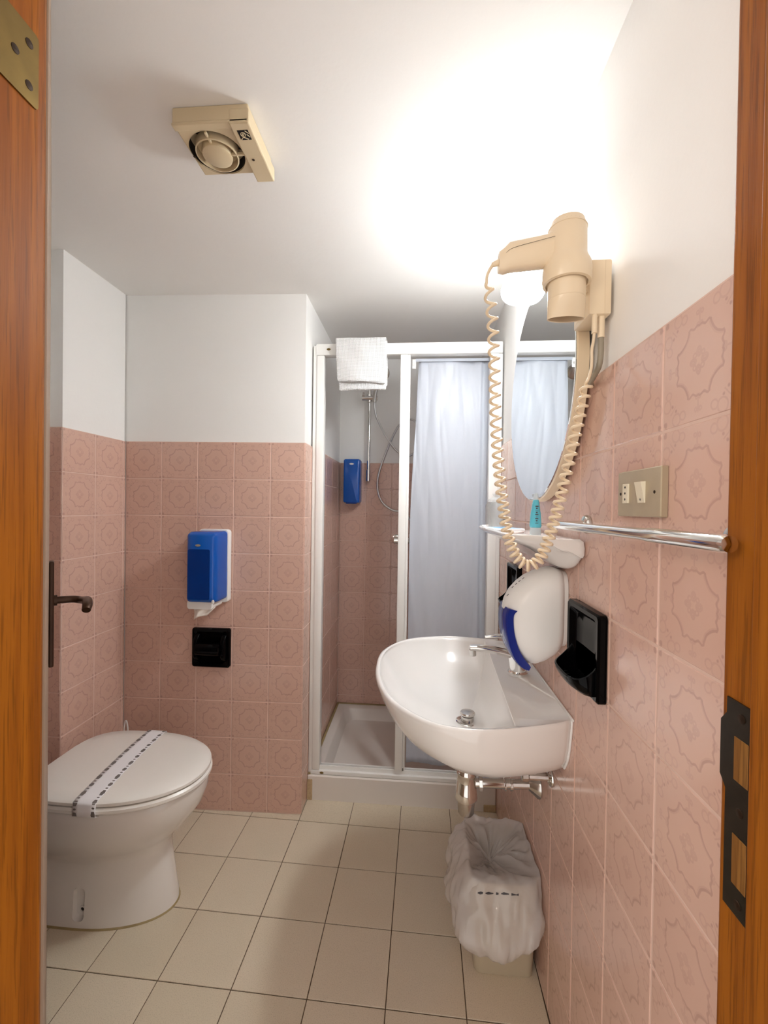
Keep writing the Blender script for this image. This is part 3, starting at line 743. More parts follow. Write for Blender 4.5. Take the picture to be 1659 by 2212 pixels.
part('emblem_mark', join(tube([ec + Vector((-.002 + .0052 * math.cos(t * PI / 8), -.002 + .0052 * math.sin(t * PI / 8), 0)) for t in range(17)], .0008, 6),
     tube([ec + Vector((-.002 + .0022 * math.cos(t * PI / 6), -.002 + .0022 * math.sin(t * PI / 6), 0)) for t in range(13)], .0007, 6),
     tube([ec + Vector((-.011, .011, 0)), ec + Vector((-.004, .004, 0)), ec + Vector((.006, .010, 0))], .0012, 6),
     tube([ec + Vector((.005, -.011, 0)), ec + Vector((.011, -.004, 0))], .0009, 6), tube([ec + Vector((.006, -.002, 0)), ec + Vector((.011, .005, 0))], .0009, 6)), 'fan', em)

# ------------------------------------------------------------------ mirror and its lamp
MY, MZ, MA, MB_ = 1.165, 1.555, .296, .286
def ell(x, a, b, n=72): return [(x, MY + a * math.cos(2 * PI * k / n), MZ + b * math.sin(2 * PI * k / n)) for k in range(n)]
mir = thing('oval_mirror', (XR, MY, MZ - MB_), 'oval mirror with thick beige edge over the shelf', 'mirror')
part('back_spacer', loft([ell(XR - .0008, MA - .03, MB_ - .03), ell(XR - .009, MA - .03, MB_ - .03)]), 'hole', mir)  # spacer coloured dark to paint the shade in the gap at the wall
part('body', loft([ell(XR - .009, MA, MB_), ell(XR - .030, MA, MB_), ell(XR - .032, MA - .002, MB_ - .002), ell(XR - .032, MA - .012, MB_ - .012)]), 'beige', mir, smooth=True)
part('glass', loft([ell(XR - .0318, MA - .003, MB_ - .003), ell(XR - .0335, MA - .003, MB_ - .003), ell(XR - .0342, MA - .006, MB_ - .006)]), 'mirror', mir)
lamp = thing('mirror_lamp', (XR, 1.24, 1.865), 'glowing opal wall lamp above the oval mirror', 'lamp')
part('base', box((XR - .018, 1.132, 1.866), (XR - .0008, 1.348, 1.950), .004), 'white_plastic', lamp)
def lamp_ring(y, k, t0, t1, n=13):
    return [(XR - .0182 - .080 * k * max(0, math.sin(PI * (t0 + (t1 - t0) * q / (n - 1)))) ** .55, y, 1.908 - .042 * k * math.cos(PI * (t0 + (t1 - t0) * q / (n - 1)))) for q in range(n)]
ends = ((1.138, .90), (1.141, .98), (1.148, 1.0), (1.332, 1.0), (1.339, .98), (1.342, .90))
part('diffuser', loft([lamp_ring(y, k, 0, 1) for y, k in ends]), 'glow', lamp, smooth=True, label='glowing opal diffuser')

# ------------------------------------------------------------------ ceramic shelf and what stands on it
SY0, SY1, SXF, SZ = .892, 1.49, .192, 1.195
shf = thing('bathroom_shelf', (XR, 1.19, 1.11), 'white ceramic shelf with thick curved underside, under the mirror', 'shelf')
rings = []
def shelf_ring(y, k, rim=1):
    # section in X-Z at station y; k shrinks depth and height towards the ends
    xw = XR - .0008; xf_ = xw - (xw - SXF) * k; zb = SZ - (.078 * k + .002)
    return [(xw, y, SZ - .004), (xw - .02, y, SZ - .006), (xf_ + .022, y, SZ - .006), (xf_ + .014, y, SZ - .004), (xf_ + .009, y, SZ), (xf_ + .004, y, SZ + .0005), (xf_, y, SZ - .003), (xf_ + .002, y, SZ - .010), (xf_ + .018, y, SZ - .020), (xf_ + .05 * k + .01, y, SZ - .034), (xw - .055 * k, y, SZ - .055 * k), (xw - .030 * k, y, zb + .006), (xw - .014 * k, y, zb), (xw, y, zb)]
NS = 30
for i in range(NS + 1):
    t = i / NS; y = SY0 + (SY1 - SY0) * (.5 - .5 * math.cos(PI * t))
    q = abs(2 * t - 1); e = abs(2 * (y - SY0) / (SY1 - SY0) - 1)
    k = (1 - e ** 9) ** .5 if e < 1 else 0
    rings.append(shelf_ring(y, .62 + .38 * k if False else max(.55, k)))
part('slab', loft(rings), 'ceramic', shf, smooth=True, sub=1)

tubeo = thing('shower_gel_tube', (.268, 1.0, SZ - .005), 'small upright tube of turquoise gel with frosted cap on the shelf', 'tube')
gx, gy, gz = .266, .995, SZ - .0058
part('cap', lathe((gx, gy, gz), (0, 0, 1), [(.0115, 0), (.0125, .001), (.0125, .016), (.0120, .018), (.004, .0185)], 28, .8, 1), 'cap', tubeo, smooth=True)
part('gel_body', loft([[(gx + a * .0138 * sx * 1.0, gy + b * .0138 * sy, gz + .0185 + z) for a, b in [(math.cos(k * PI / 14), math.sin(k * PI / 14)) for k in range(28)]] for z, sx, sy in ((0, .85, .9), (.004, .95, .95), (.03, .8, 1.0), (.055, .5, 1.02), (.062, .35, 1.02))]), 'gel', tubeo, smooth=True)
part('crimped_end', loft([[(gx + a * .0138 * sx, gy + b * .0138 * sy, gz + .0185 + z) for a, b in [(math.cos(k * PI / 14), math.sin(k * PI / 14)) for k in range(28)]] for z, sx, sy in ((.0618, .35, 1.02), (.072, .16, .95), (.077, .08, .80))]), 'cap', tubeo, smooth=True)
pm = []
for k in range(9):
    zz = gz + .028 + k * .0046
    pm.append(box((gx - .0045 + .0012 * (k % 2), gy - .0149, zz), (gx + .0005 + .0016 * ((k + 1) % 2), gy - .0141, zz + (.0026 if k % 3 else .0009))))
part('printed_text', join(*pm), 'print', tubeo)

cup = thing('wrapped_cup', (.245, 1.36, SZ - .006), 'clear plastic wrapped cup at the far end of the shelf', 'cup')
part('cup', lathe((.245, 1.36, SZ - .0058), (0, 0, 1), [(.024, 0), (.0245, .001), (.031, .078), (.0318, .080), (.0300, .079), (.0236, .003), (.001, .0028)], 28), 'clear', cup, smooth=True)
part('wrapper', lathe((.245, 1.36, SZ - .0058), (0, 0, 1), [(.030, 0), (.034, .02), (.0345, .07), (.026, .088), (.010, .096), (.013, .106), (.004, .108)], 18), 'clear', cup, smooth=True)
sc = thing('soap_sachet', (.235, 1.15, SZ - .006), 'flat blue and white sachet lying on the shelf', 'sachet')
part('packet', xf(box((-.036, -.052, 0), (.036, .052, .007), .003), Matrix.Translation((.240, 1.225, SZ - .0058)) @ Matrix.Rotation(.35, 4, 'Z')), 'paper', sc)
part('blue_panel', xf(box((-.030, -.048, .007), (.024, .030, .0076), .0002, 1), Matrix.Translation((.240, 1.225, SZ - .0058)) @ Matrix.Rotation(.35, 4, 'Z')), 'pack_blue', sc)
s2 = thing('pale_sachet', (.232, 1.07, SZ - .006), 'small pale pink paper sachet lying beside the gel tube', 'sachet')
part('packet', xf(box((-.024, -.034, 0), (.024, .034, .0045), .002), Matrix.Translation((.232, 1.085, SZ - .0058)) @ Matrix.Rotation(-.5, 4, 'Z')), 'pack_pink', s2)
part('printed_line', xf(box((-.020, -.006, .0045), (.018, -.002, .0049)), Matrix.Translation((.232, 1.085, SZ - .0058)) @ Matrix.Rotation(-.5, 4, 'Z')), 'nickel', s2)

# ------------------------------------------------------------------ towel bar and switch
tb = thing('towel_bar', (.275, .65, 1.22), 'chrome towel bar fixed to the pink tiles below the switch plate', 'towel bar')
BXc, BZc = .277, 1.2185
barpts = [(BXc, .880, BZc), (BXc, .60, BZc - .0005), (BXc, .466, BZc - .001)]
part('bar', lathe((BXc, .892, BZc), (.018, -.46, -.001), [(.004, 0), (.0070, .004), (.0078, .012), (.0080, .32), (.0092, .332), (.0092, .456), (.008, .462), (.001, .464)], 24), 'chrome', tb, smooth=True)
part('arm', cyl((BXc, .882, BZc), (XR - .004, .882, BZc + .004), .006, 18), 'chrome', tb, smooth=True)
part('arm', cyl((BXc + .017, .468, BZc - .001), (XR - .004, .468, BZc - .001), .005, 18), 'chrome', tb, smooth=True)
for y in (.882, .4765):
    part('wall_flange', lathe((XR - .0006, y, BZc + (.002 if y > .5 else -.001)), (-1, 0, 0), [(.018, 0), (.0185, .004), (.016, .009), (.007, .012)], 28), 'chrome_dull', tb, smooth=True)

sw = thing('switch_plate', (XR, .675, 1.24), 'brushed metal wall plate with socket and rocker switch above towel bar', 'switch')
ys0, ys1, zs0, zs1 = .611, .737, 1.2395, 1.3105
part('plate', loft([[(XR - .0006, (ys0 + ys1) / 2 + a, (zs0 + zs1) / 2 + b) for a, b in rrect(ys1 - ys0, zs1 - zs0, .002, 3)], [(XR - .0085, (ys0 + ys1) / 2 + a, (zs0 + zs1) / 2 + b) for a, b in rrect(ys1 - ys0, zs1 - zs0, .002, 3)], [(XR - .0098, (ys0 + ys1) / 2 + a, (zs0 + zs1) / 2 + b) for a, b in rrect(ys1 - ys0 - .003, zs1 - zs0 - .003, .002, 3)]]), 'nickel', sw)
so = part('socket', box((XR - .0125, .698, 1.260), (XR - .0097, .716, 1.2905), .0008), 'ivory', sw)
for dz in (-.0095, 0, .0095):
    part('socket_hole', cyl((XR - .0127, .707, 1.2755 + dz), (XR - .0124, .707, 1.2755 + dz), .0019, 12), 'hole', so)
ro = part('rocker', loft([[(XR - .0097, .672, 1.260), (XR - .0097, .651, 1.260), (XR - .0097, .651, 1.2915), (XR - .0097, .672, 1.2915)], [(XR - .0105, .671, 1.2605), (XR - .0105, .652, 1.2605), (XR - .0165, .652, 1.2910), (XR - .0165, .671, 1.2910)]]), 'ivory', sw)
part('indicator', cyl((XR - .0122, .6615, 1.265), (XR - .0110, .6615, 1.265), .0016, 12), 'grey_plastic', ro)
for y in (.727, .627): part('screw', lathe((XR - .0096, y, 1.275), (-1, 0, 0), [(.0026, 0), (.0022, .0008), (.0008, .0009)], 14), 'screw', sw)

# ------------------------------------------------------------------ hair dryer, its wall holder, its cord
hd = thing('dryer_holder', (XR, .85, 1.598), 'cream wall box with cradle holding the hair dryer', 'wall holder')
hb = part('wall_box', box((.299, .794, 1.598), (XR - .0008, .872, 1.696), .004), 'cream', hd, smooth=True)
part('cover_seam', box((.3385 - .013, .7936, 1.6005), (.3385 - .012, .7945, 1.6935)), 'beige', hb)
part('screw', cyl((.2985, .858, 1.620), (.2995, .858, 1.620), .003, 12), 'screw', hb)
cr = []
DX, DY = .2560, .785; KD = .937
part('cradle', join(box((.2965, .800, 1.640), (.2995, .866, 1.690), .001), box((.2985, .836, 1.606), (.3005, .866, 1.64), .0006)), 'cream', hd, smooth=True)
part('cable_gland', cyl((.311, .800, 1.566), (.311, .800, 1.600), .0048, 16), 'cream', hd, smooth=True)
part('conduit_gland', cyl((.325, .806, 1.560), (.325, .806, 1.600), .0060, 16), 'cream', hd, smooth=True)
part('conduit', tube(spline([(.325, .806, 1.562), (.3255, .807, 1.53), (.3245, .812, 1.51), (.322, .828, 1.497), (.3235, .845, 1.492), (.3315, .862, 1.490)], 6), .0052, 12), 'conduit', hd, smooth=True)

dry = thing('hair_dryer', (DX, DY, 1.60), 'cream hair dryer hanging nozzle down in its wall cradle', 'hair dryer')
z0 = 1.2475; kz = DY / .80
def dz_(z): return z0 + (z - z0) * kz
bp = [(.004, dz_(1.772)), (.020, dz_(1.7715)), (.0295, dz_(1.766)), (.0325, dz_(1.757)), (.0345, dz_(1.752)), (.0348, dz_(1.720)), (.0352, dz_(1.705)), (.038, dz_(1.697)), (.0425, dz_(1.688)), (.0440, dz_(1.678)), (.0440, dz_(1.660)), (.0425, dz_(1.655)), (.0375, dz_(1.654)), (.0365, dz_(1.660))]
bd = part('body', lathe((DX, DY, 0), (0, 0, 1), [(r_ * KD, h_) for r_, h_ in bp[::-1]], 44), 'cream', dry, smooth=True)
part('seam_ring', lathe((DX, DY, dz_(1.7515)), (0, 0, 1), [(.0324, 0), (.0331, .0003), (.0331, .0007), (.0324, .001)], 44), 'beige', bd)
gr = []
for k in range(26):
    a = 2 * PI * k / 26
    gr.append(cyl((DX + .0297 * math.cos(a), DY + .0297 * math.sin(a), dz_(1.7565)), (DX + .0262 * math.cos(a), DY + .0262 * math.sin(a), dz_(1.7665)), .0009, 6))
part('air_grille', join(*gr), 'hole', bd)
part('barrel', lathe((DX, DY, 0), (0, 0, 1), [(.0305, dz_(1.620)), (.0310, dz_(1.628)), (.0320, dz_(1.664)), (.001, dz_(1.665))], 40), 'cream', dry, smooth=True)
nz = []
for z, a, b in ((1.626, .0335, .0335), (1.619, .0338, .0325), (1.605, .0340, .022), (1.592, .0345, .0145), (1.5925, .0325, .0125), (1.604, .031, .019), (1.618, .029, .027)):
    nz.append([(DX + a * KD * math.cos(2 * PI * k / 40), DY + b * KD * math.sin(2 * PI * k / 40), dz_(z)) for k in range(40)])
part('nozzle_ring', lathe((DX, DY, dz_(1.6245)), (0, 0, 1), [(.0310, 0), (.0316, .0004), (.0316, .0012), (.0310, .0016)], 40), 'beige', dry)
part('nozzle', loft(nz, True, True), 'cream', dry, smooth=True)
hx0, hx1 = DX - .010, DX - .119
hr = []
for t in range(13):
    q = t / 12; x = hx0 + (hx1 - hx0) * q; zc = dz_(1.722) - .004 - q * .014 - (.004 if q > .85 else 0)
    hw, hh = .018 - .002 * q, .0295 - .005 * q + .006 * max(0, .25 - q) / .25
    if q > .86: f = 1 - (q - .86) / .14 * .28; hw *= f; hh *= f; zc -= (1 - f) * .008
    hr.append([(x, DY + hw * a * 1.0, zc + hh * b) for a, b in [(math.copysign(abs(math.cos(k * PI / 16)) ** .75, math.cos(k * PI / 16)), math.copysign(abs(math.sin(k * PI / 16)) ** .75, math.sin(k * PI / 16))) for k in range(32)]])
hnd = part('handle', loft(hr), 'cream', dry, smooth=True)
part('seam', tube(spline([(DX - .024, DY - .0188, dz_(1.731)), (DX - .055, DY - .0178, dz_(1.724)), (DX - .096, DY - .0165, dz_(1.714)), (DX - .109, DY - .0140, dz_(1.706)), (DX - .115, DY - .010, dz_(1.70))], 5), .0003, 6), 'screw', hnd)
part('switch_button', loft([[(DX - .066 + a * f, DY + b * f, dz_(1.698) - d_) for a, b in rrect(.034, .014, .006, 4)] for d_, f in ((-.006, 1), (.001, 1), (.004, .8))]), 'grey_plastic', hnd, smooth=True)
part('strain_relief', tube([(DX - .112, DY, dz_(1.7005)), (DX - .121, DY, dz_(1.697)), (DX - .130, DY, dz_(1.6935))], [.0065, .0055, .0042], 14), 'cream', hnd, smooth=True)
# coiled cord
base_ = []
for x_, z_, y_ in ((.1190, 1.662, .785), (.1250, 1.637, .785), (.131, 1.586, .785), (.1355, 1.50, .785), (.139, 1.417, .784), (.146, 1.33, .783), (.154, 1.265, .782), (.164, 1.205, .780), (.177, 1.168, .779), (.191, 1.150, .778), (.205, 1.145, .777), (.219, 1.154, .777), (.233, 1.181, .777), (.2525, 1.249, .777), (.278, 1.367, .778), (.294, 1.445, .780), (.301, 1.480, .782)):
    base_.append((x_ * y_ / .8, y_, z0 + (z_ - z0) * y_ / .8))
ax_ = resample(spline(base_, 14), 1500)
Ltot = sum((ax_[i + 1] - ax_[i]).length for i in range(len(ax_) - 1))
def pitch_at(s):    # stretched on the left run, tight at the bottom of the loop
    t = s / Ltot
    pts_ = [(0, .0275), (.12, .0235), (.35, .0185), (.50, .0125), (.58, .0105), (.66, .0115), (.8, .0170), (1, .0175)]
    for (a, pa), (b, pb) in zip(pts_, pts_[1:]):
        if t <= b: return pa + (pb - pa) * (t - a) / (b - a)
    return .0175
coil = []; ph = PI; s = 0; tprev = (ax_[1] - ax_[0]).normalized(); U = Vector((1, 0, 0)); U = (U - tprev * U.dot(tprev)).normalized()
step = .00062; pos = [0]
for i in range(1, len(ax_)): pos.append(pos[-1] + (ax_[i] - ax_[i - 1]).length)
k = 0
while s < Ltot:
    while k < len(ax_) - 2 and pos[k + 1] < s: k += 1
    pnt = ax_[k].lerp(ax_[k + 1], (s - pos[k]) / (pos[k + 1] - pos[k]))
    tn = (ax_[k + 1] - ax_[k]).normalized(); U = tprev.rotation_difference(tn) @ U; tprev = tn; W = tn.cross(U)
    rad = .0084 * min(1, s / .010, (Ltot - s) / .006 + .02)
    coil.append(pnt + (U * math.cos(ph) + W * math.sin(ph)) * rad)
    dst = .0011; ds = dst / math.sqrt(1 + (2 * PI * .0084 / pitch_at(s)) ** 2) * 1.35
    ph += 2 * PI * ds / pitch_at(s); s += ds
lead_in = spline([(DX - .129, DY, dz_(1.6940)), (DX - .134, DY, dz_(1.686)), (DX - .1385, DY, dz_(1.674)), coil[0]], 4)[:-1]
lead_out = spline([coil[-1], (.3000, .788, 1.488), (.3055, .795, 1.508), (.3060, .797, 1.535), (.3090, .799, 1.55), (.311, .800, 1.568)], 6)[1:]
part('coiled_cord', tube(lead_in + coil + lead_out, .0027, 8), 'cream', dry, smooth='all')
print('coil points', len(coil))

# ------------------------------------------------------------------ wash basin
sink = thing('wash_basin', (XR, 1.20, .62), 'white ceramic wash basin mounted on the right wall under the shelf', 'wash basin')
rim_pts = [(.338, .946), (.30, .927), (.244, .907), (.155, .884), (.089, .883), (.024, .906), (-.050, .984), (-.092, 1.085), (-.112, 1.208), (-.103, 1.355), (-.03, 1.474), (.10, 1.524), (.20, 1.517), (.258, 1.504), (.30, 1.487), (.338, 1.464)]
front = resample(spline([(x, y, 0) for x, y in rim_pts], 8), 64)
wallp = [Vector((.338, 1.464 + (.946 - 1.464) * k / 17, 0)) for k in range(1, 17)]
RIM = front + wallp
NR = len(RIM); CW = Vector((.338, 1.20, 0)); ZR = .795
def ring_out(s, z, sy=None):
    sy = s if sy is None else sy
    return [(CW.x + (q.x - CW.x) * s, CW.y + (q.y - CW.y) * sy, z) for q in RIM]
CB = Vector((.10, 1.20, 0)); CHX = .213
def basin_ring(k, z, t=0, dr=Vector((.145, 1.192, 0))):
    out = []
    for i, q in enumerate(RIM):
        p_ = CB + (q - CB) * k
        # pull everything behind the chord onto the slanting ledge line
        ch = CHX + (p_.y - .936) * .045
        if p_.x > ch: p_ = Vector((ch, p_.y, 0))
        if i >= len(front): 
            f = (i - len(front) + 1) / (len(wallp) + 1); p_ = Vector((CHX + .02, 1.455 + (.945 - 1.455) * f, 0)); p_.x = CHX + (p_.y - .936) * .045
        p_ = p_.lerp(dr, t); zz = z(i) if callable(z) else z
        out.append((p_.x, p_.y, zz))
    return out
outer = [ring_out(.10, .628), ring_out(.30, .629), ring_out(.50, .636, .56), ring_out(.66, .650, .72), ring_out(.79, .670, .84), ring_out(.885, .697, .918), ring_out(.945, .728, .960), ring_out(.980, .760, .986), ring_out(1.0, .782), ring_out(1.002, .790), ring_out(.996, .7955, .998), ring_out(.985, .797, .992), ring_out(.968, .796, .984)]
def lz(i): return .792
inner = [basin_ring(.952, .7925), basin_ring(.940, .786), basin_ring(.928, .772, .02), basin_ring(.92, .748, .08), basin_ring(.91, .718, .2), basin_ring(.90, .694, .36), basin_ring(.90, .677, .54), basin_ring(.90, .667, .72), basin_ring(.90, .662, .86), basin_ring(.90, .660, .93)]
part('bowl', loft(outer + inner), 'ceramic', sink, smooth='all')
bead = [(1.2 + (.946 - 1.2) * sy_ - .001, z_) for sy_, z_ in ((.84, .668), (.918, .697), (.960, .728), (.986, .760), (1.0, .784), (.998, .7965))]
part('wall_sealant', tube(spline([(XR - .0025, y_, z_) for y_, z_ in bead] + [(XR - .0025, .962, .799), (XR - .0025, 1.20, .7985), (XR - .0025, 1.45, .7985)], 4), .0028, 8), 'white_plastic', sink, smooth=True)
wp = part('waste_flange', lathe((.145, 1.192, .6565), (0, 0, 1), [(.032, 0), (.032, .006), (.029, .0075), (.021, .005), (.020, .001)], 32), 'chrome', sink, smooth=True)
part('pop_up_plug', lathe((.145, 1.192, .650), (0, 0, 1), [(.017, 0), (.017, .026), (.0125, .027), (.0125, .030), (.0205, .031), (.0210, .034), (.019, .037), (.010, .0385), (.001, .0388)], 32), 'chrome_dull', wp, smooth=True)

fau = thing('basin_faucet', (.283, 1.203, .793), 'chrome single lever faucet standing on the wash basin ledge', 'faucet')
fx, fy, fz = .281, 1.203, .7935
part('base', lathe((fx, fy, fz), (0, 0, 1), [(.0265, 0), (.0265, .007), (.0245, .009), (.0235, .012)], 32), 'chrome', fau, smooth=True)
part('body', loft([[(fx + ox + rx * math.cos(2 * PI * k / 32), fy + ry * math.sin(2 * PI * k / 32), fz + z) for k in range(32)] for z, ox, rx, ry in ((.010, 0, .0225, .0225), (.03, -.002, .0215, .021), (.055, -.006, .0215, .020), (.08, -.010, .022, .020), (.092, -.012, .020, .019), (.096, -.012, .012, .012))]), 'chrome', fau, smooth=True)
spp = []
for t in range(12):
    q = t / 11; x = .268 - q * .118; zc = fz + .052 + .016 * math.sin(q * 1.9)
    w_, h_ = .0145 - .003 * q, .0115 - .003 * q
    spp.append([(x, fy + w_ * math.cos(2 * PI * k / 24), zc + h_ * math.sin(2 * PI * k / 24)) for k in range(24)])
part('spout', loft(spp), 'chrome', fau, smooth=True)
part('aerator', cyl((.158, fy, fz + .046), (.157, fy, fz + .064), .0095, 20, .001), 'chrome_dull', fau, smooth=True)
part('lever', join(lathe((fx - .012, fy, fz + .090), (-.1, 0, 1), [(.020, 0), (.020, .010), (.014, .018), (.002, .020)], 28), tube([(fx - .02, fy, fz + .103), (fx - .055, fy, fz + .103), (fx - .090, fy, fz + .098)], [.0075, .006, .0045], 14)), 'chrome', fau, smooth=True)

trp = thing('bottle_trap', (.145, 1.192, .385), 'chrome bottle trap and waste pipe below the wash basin', 'drain trap')
part('tail_pipe', cyl((.145, 1.192, .522), (.145, 1.192, .628), .0165, 24), 'chrome', trp, smooth=True)
part('trap_body', lathe((.145, 1.192, 0), (0, 0, 1), [(.0225, .446), (.029, .447), (.0305, .452), (.0285, .470), (.0265, .498), (.0262, .515), (.0275, .517), (.0275, .523), (.024, .530), (.017, .531)], 32), 'chrome', trp, smooth=True)
part('trap_cup', lathe((.145, 1.192, 0), (0, 0, 1), [(.006, .402), (.018, .404), (.022, .410), (.0235, .440), (.0245, .447), (.02, .448)], 32), 'chrome_dull', trp, smooth=True)
part('waste_pipe', cyl((.168, 1.192, .492), (XR - .004, 1.192, .497), .0130, 20), 'chrome', trp, smooth=True)
for x0, x1, r_ in ((.178, .188, .021), (.247, .252, .0165), (.262, .270, .0155)):
    part('union_nut', cyl((x0, 1.192, .4925), (x1, 1.192, .493), r_, 8 if r_ > .02 else 24, .001), 'chrome', trp, smooth=True)
part('wall_rosette', lathe((XR - .0008, 1.192, .497), (-1, 0, 0), [(.034, 0), (.033, .004), (.020, .020), (.0145, .026)], 28), 'chrome_dull', trp, smooth=True)
for yv, zv, lab in ((1.085, .585, 'chrome angle valve on the wall nearer the door'), (1.300, .585, 'chrome angle valve on the wall nearer the shower')):
    av = thing('angle_valve', (XR, yv, zv), lab + ', under the wash basin', 'valve')
    part('body', join(cyl((XR - .0008, yv, zv), (XR - .055, yv, zv), .0095, 18, .001), lathe((XR - .0008, yv, zv), (-1, 0, 0), [(.022, 0), (.021, .003), (.011, .008)], 24)), 'chrome', av, smooth=True)
    part('handle', cyl((XR - .055, yv, zv), (XR - .072, yv, zv), .013, 8, .002), 'chrome_dull', av, smooth=True)
    part('supply_hose', tube(spline([(XR - .040, yv, zv + .006), (XR - .041, yv, zv + .022), (XR - .043, yv + (1.2 - yv) * .1, zv + .032), (XR - .046, yv + (1.2 - yv) * .3, zv + .044)], 6), .0055, 10), 'steel_hose', av, smooth=True)

# ------------------------------------------------------------------ soap dispenser by the basin
SYC = 1.042
sdp = thing('liquid_soap_dispenser', (XR, SYC, .89), 'rounded white soap dispenser with dark blue front over the basin', 'dispenser')
def sup(x, w, z0_, z1_, q=2.6, n=40, yc=SYC):
    out = []; zc, h = (z0_ + z1_) / 2, (z1_ - z0_) / 2
    for k in range(n):
        a = 2 * PI * k / n; c, s = math.cos(a), math.sin(a); r = (abs(c) ** q + abs(s) ** q) ** (-1 / q)
        out.append((x, yc + w * c * r, zc + h * s * r))
    return out
part('back_plate', loft([sup(XR - .0008, .058, .936, 1.108, 5), sup(XR - .010, .058, .934, 1.110, 5)]), 'white_plastic', sdp, smooth=True)
part('shell', loft([sup(XR - .0105, .060, .930, 1.112, 4.5), sup(.316, .0615, .912, 1.113, 4), sup(.296, .0615, .896, 1.109, 3.4), sup(.276, .060, .887, 1.102, 3), sup(.256, .057, .888, 1.092, 2.7), sup(.238, .052, .900, 1.078, 2.5), sup(.222, .044, .924, 1.060, 2.4), sup(.211, .033, .952, 1.040, 2.3), sup(.206, .018, .975, 1.022, 2.2), sup(.205, .006, .990, 1.008, 2)]), 'white_plastic', sdp, smooth='all')
out_c = spline([(.2090, 0, 1.020), (.2040, 0, 1.004), (.2030, 0, .985), (.2055, 0, .955), (.212, 0, .928), (.224, 0, .903), (.241, 0, .885), (.254, 0, .881)], 5)
in_c = spline([(.230, 0, 1.016), (.222, 0, 1.005), (.222, 0, .98), (.226, 0, .955), (.234, 0, .93), (.245, 0, .91), (.256, 0, .896), (.262, 0, .889)], 5)
rg = []
for a, b in zip(out_c, in_c):
    rg.append([(a.x + .004, SYC - .047, a.z), (a.x, SYC - .040, a.z), (a.x - .001, SYC, a.z), (a.x, SYC + .040, a.z), (a.x + .004, SYC + .047, a.z), (b.x, SYC + .047, b.z), (b.x, SYC - .047, b.z)])
part('push_panel', loft(rg), 'blue_gloss', sdp, smooth=True, label='dark blue push panel')
mk = []
for k, (x, z) in enumerate(((.2235, 1.0655), (.231, 1.073), (.239, 1.080), (.247, 1.0865), (.2125, 1.0465))):
    mk.append(xf(box((-.003, -.0012, -.0004), (.003, .0012, .0004)), Matrix.Translation((x - .001, SYC - .026, z + .0015)) @ Matrix.Rotation(-.75, 4, 'Y')))
part('printed_marks', mk[0], 'print', sdp)
for q in mk[1:]: part('printed_marks', q, 'print', sdp)

# ------------------------------------------------------------------ black ceramic soap dishes
def soap_dish(yc, label):
    zc = .980; H = .079
    t = thing('soap_dish', (XR, yc, zc - H), label, 'soap dish', 'black ceramic soap dishes')
    P_ = lambda d_, a, b: (XR - .0006 - d_, yc + a, zc + b)
    part('frame', loft([[P_(0, a, b) for a, b in rrect(.160, .160, .008, 4)], [P_(.012, a, b) for a, b in rrect(.160, .160, .008, 4)], [P_(.016, a, b) for a, b in rrect(.153, .153, .008, 4)], [P_(.015, a, b) for a, b in rrect(.136, .136, .012, 4)],
                        [P_(.006, a, b) for a, b in rrect(.124, .124, .014, 4)], [P_(.003, a, b) for a, b in rrect(.112, .112, .018, 4)], [P_(.0025, a, b) for a, b in rrect(.05, .05, .015, 4)]]), 'black', t, smooth=True)
    def half(pr, w, z, up=0, n=22):
        out = []
        for k in range(n + 1):
            a = PI * k / n; d_ = pr * max(0, math.sin(a)) ** .62
            out.append(P_(.004 + d_, w * math.copysign(abs(math.cos(a)) ** .62, math.cos(a)), z + up * (1 - d_ / pr) ** 2))
        return out
    rings = [half(.014, .045, -.0775), half(.030, .058, -.074), half(.044, .064, -.064, .004), half(.050, .067, -.054, .028), half(.052, .068, -.046, .040), half(.049, .065, -.044, .040), half(.045, .061, -.051, .026), half(.040, .055, -.061, .006), half(.026, .040, -.064)]
    tr_ = part('tray', loft(rings), 'black', t, smooth=True)
    for k in range(5):
        part('ridge', xf(box((-.014, -.0022, -.003), (.014, .0022, .003), .0015), Matrix.Translation(P_(.024, -.030 + .015 * k, -.0615))), 'black', tr_, smooth=True)
    return t
soap_dish(.866, 'black ceramic soap dish on the tiles right of the basin, nearest the door')
soap_dish(1.492, 'black ceramic soap dish behind the white soap dispenser, nearest the shower')

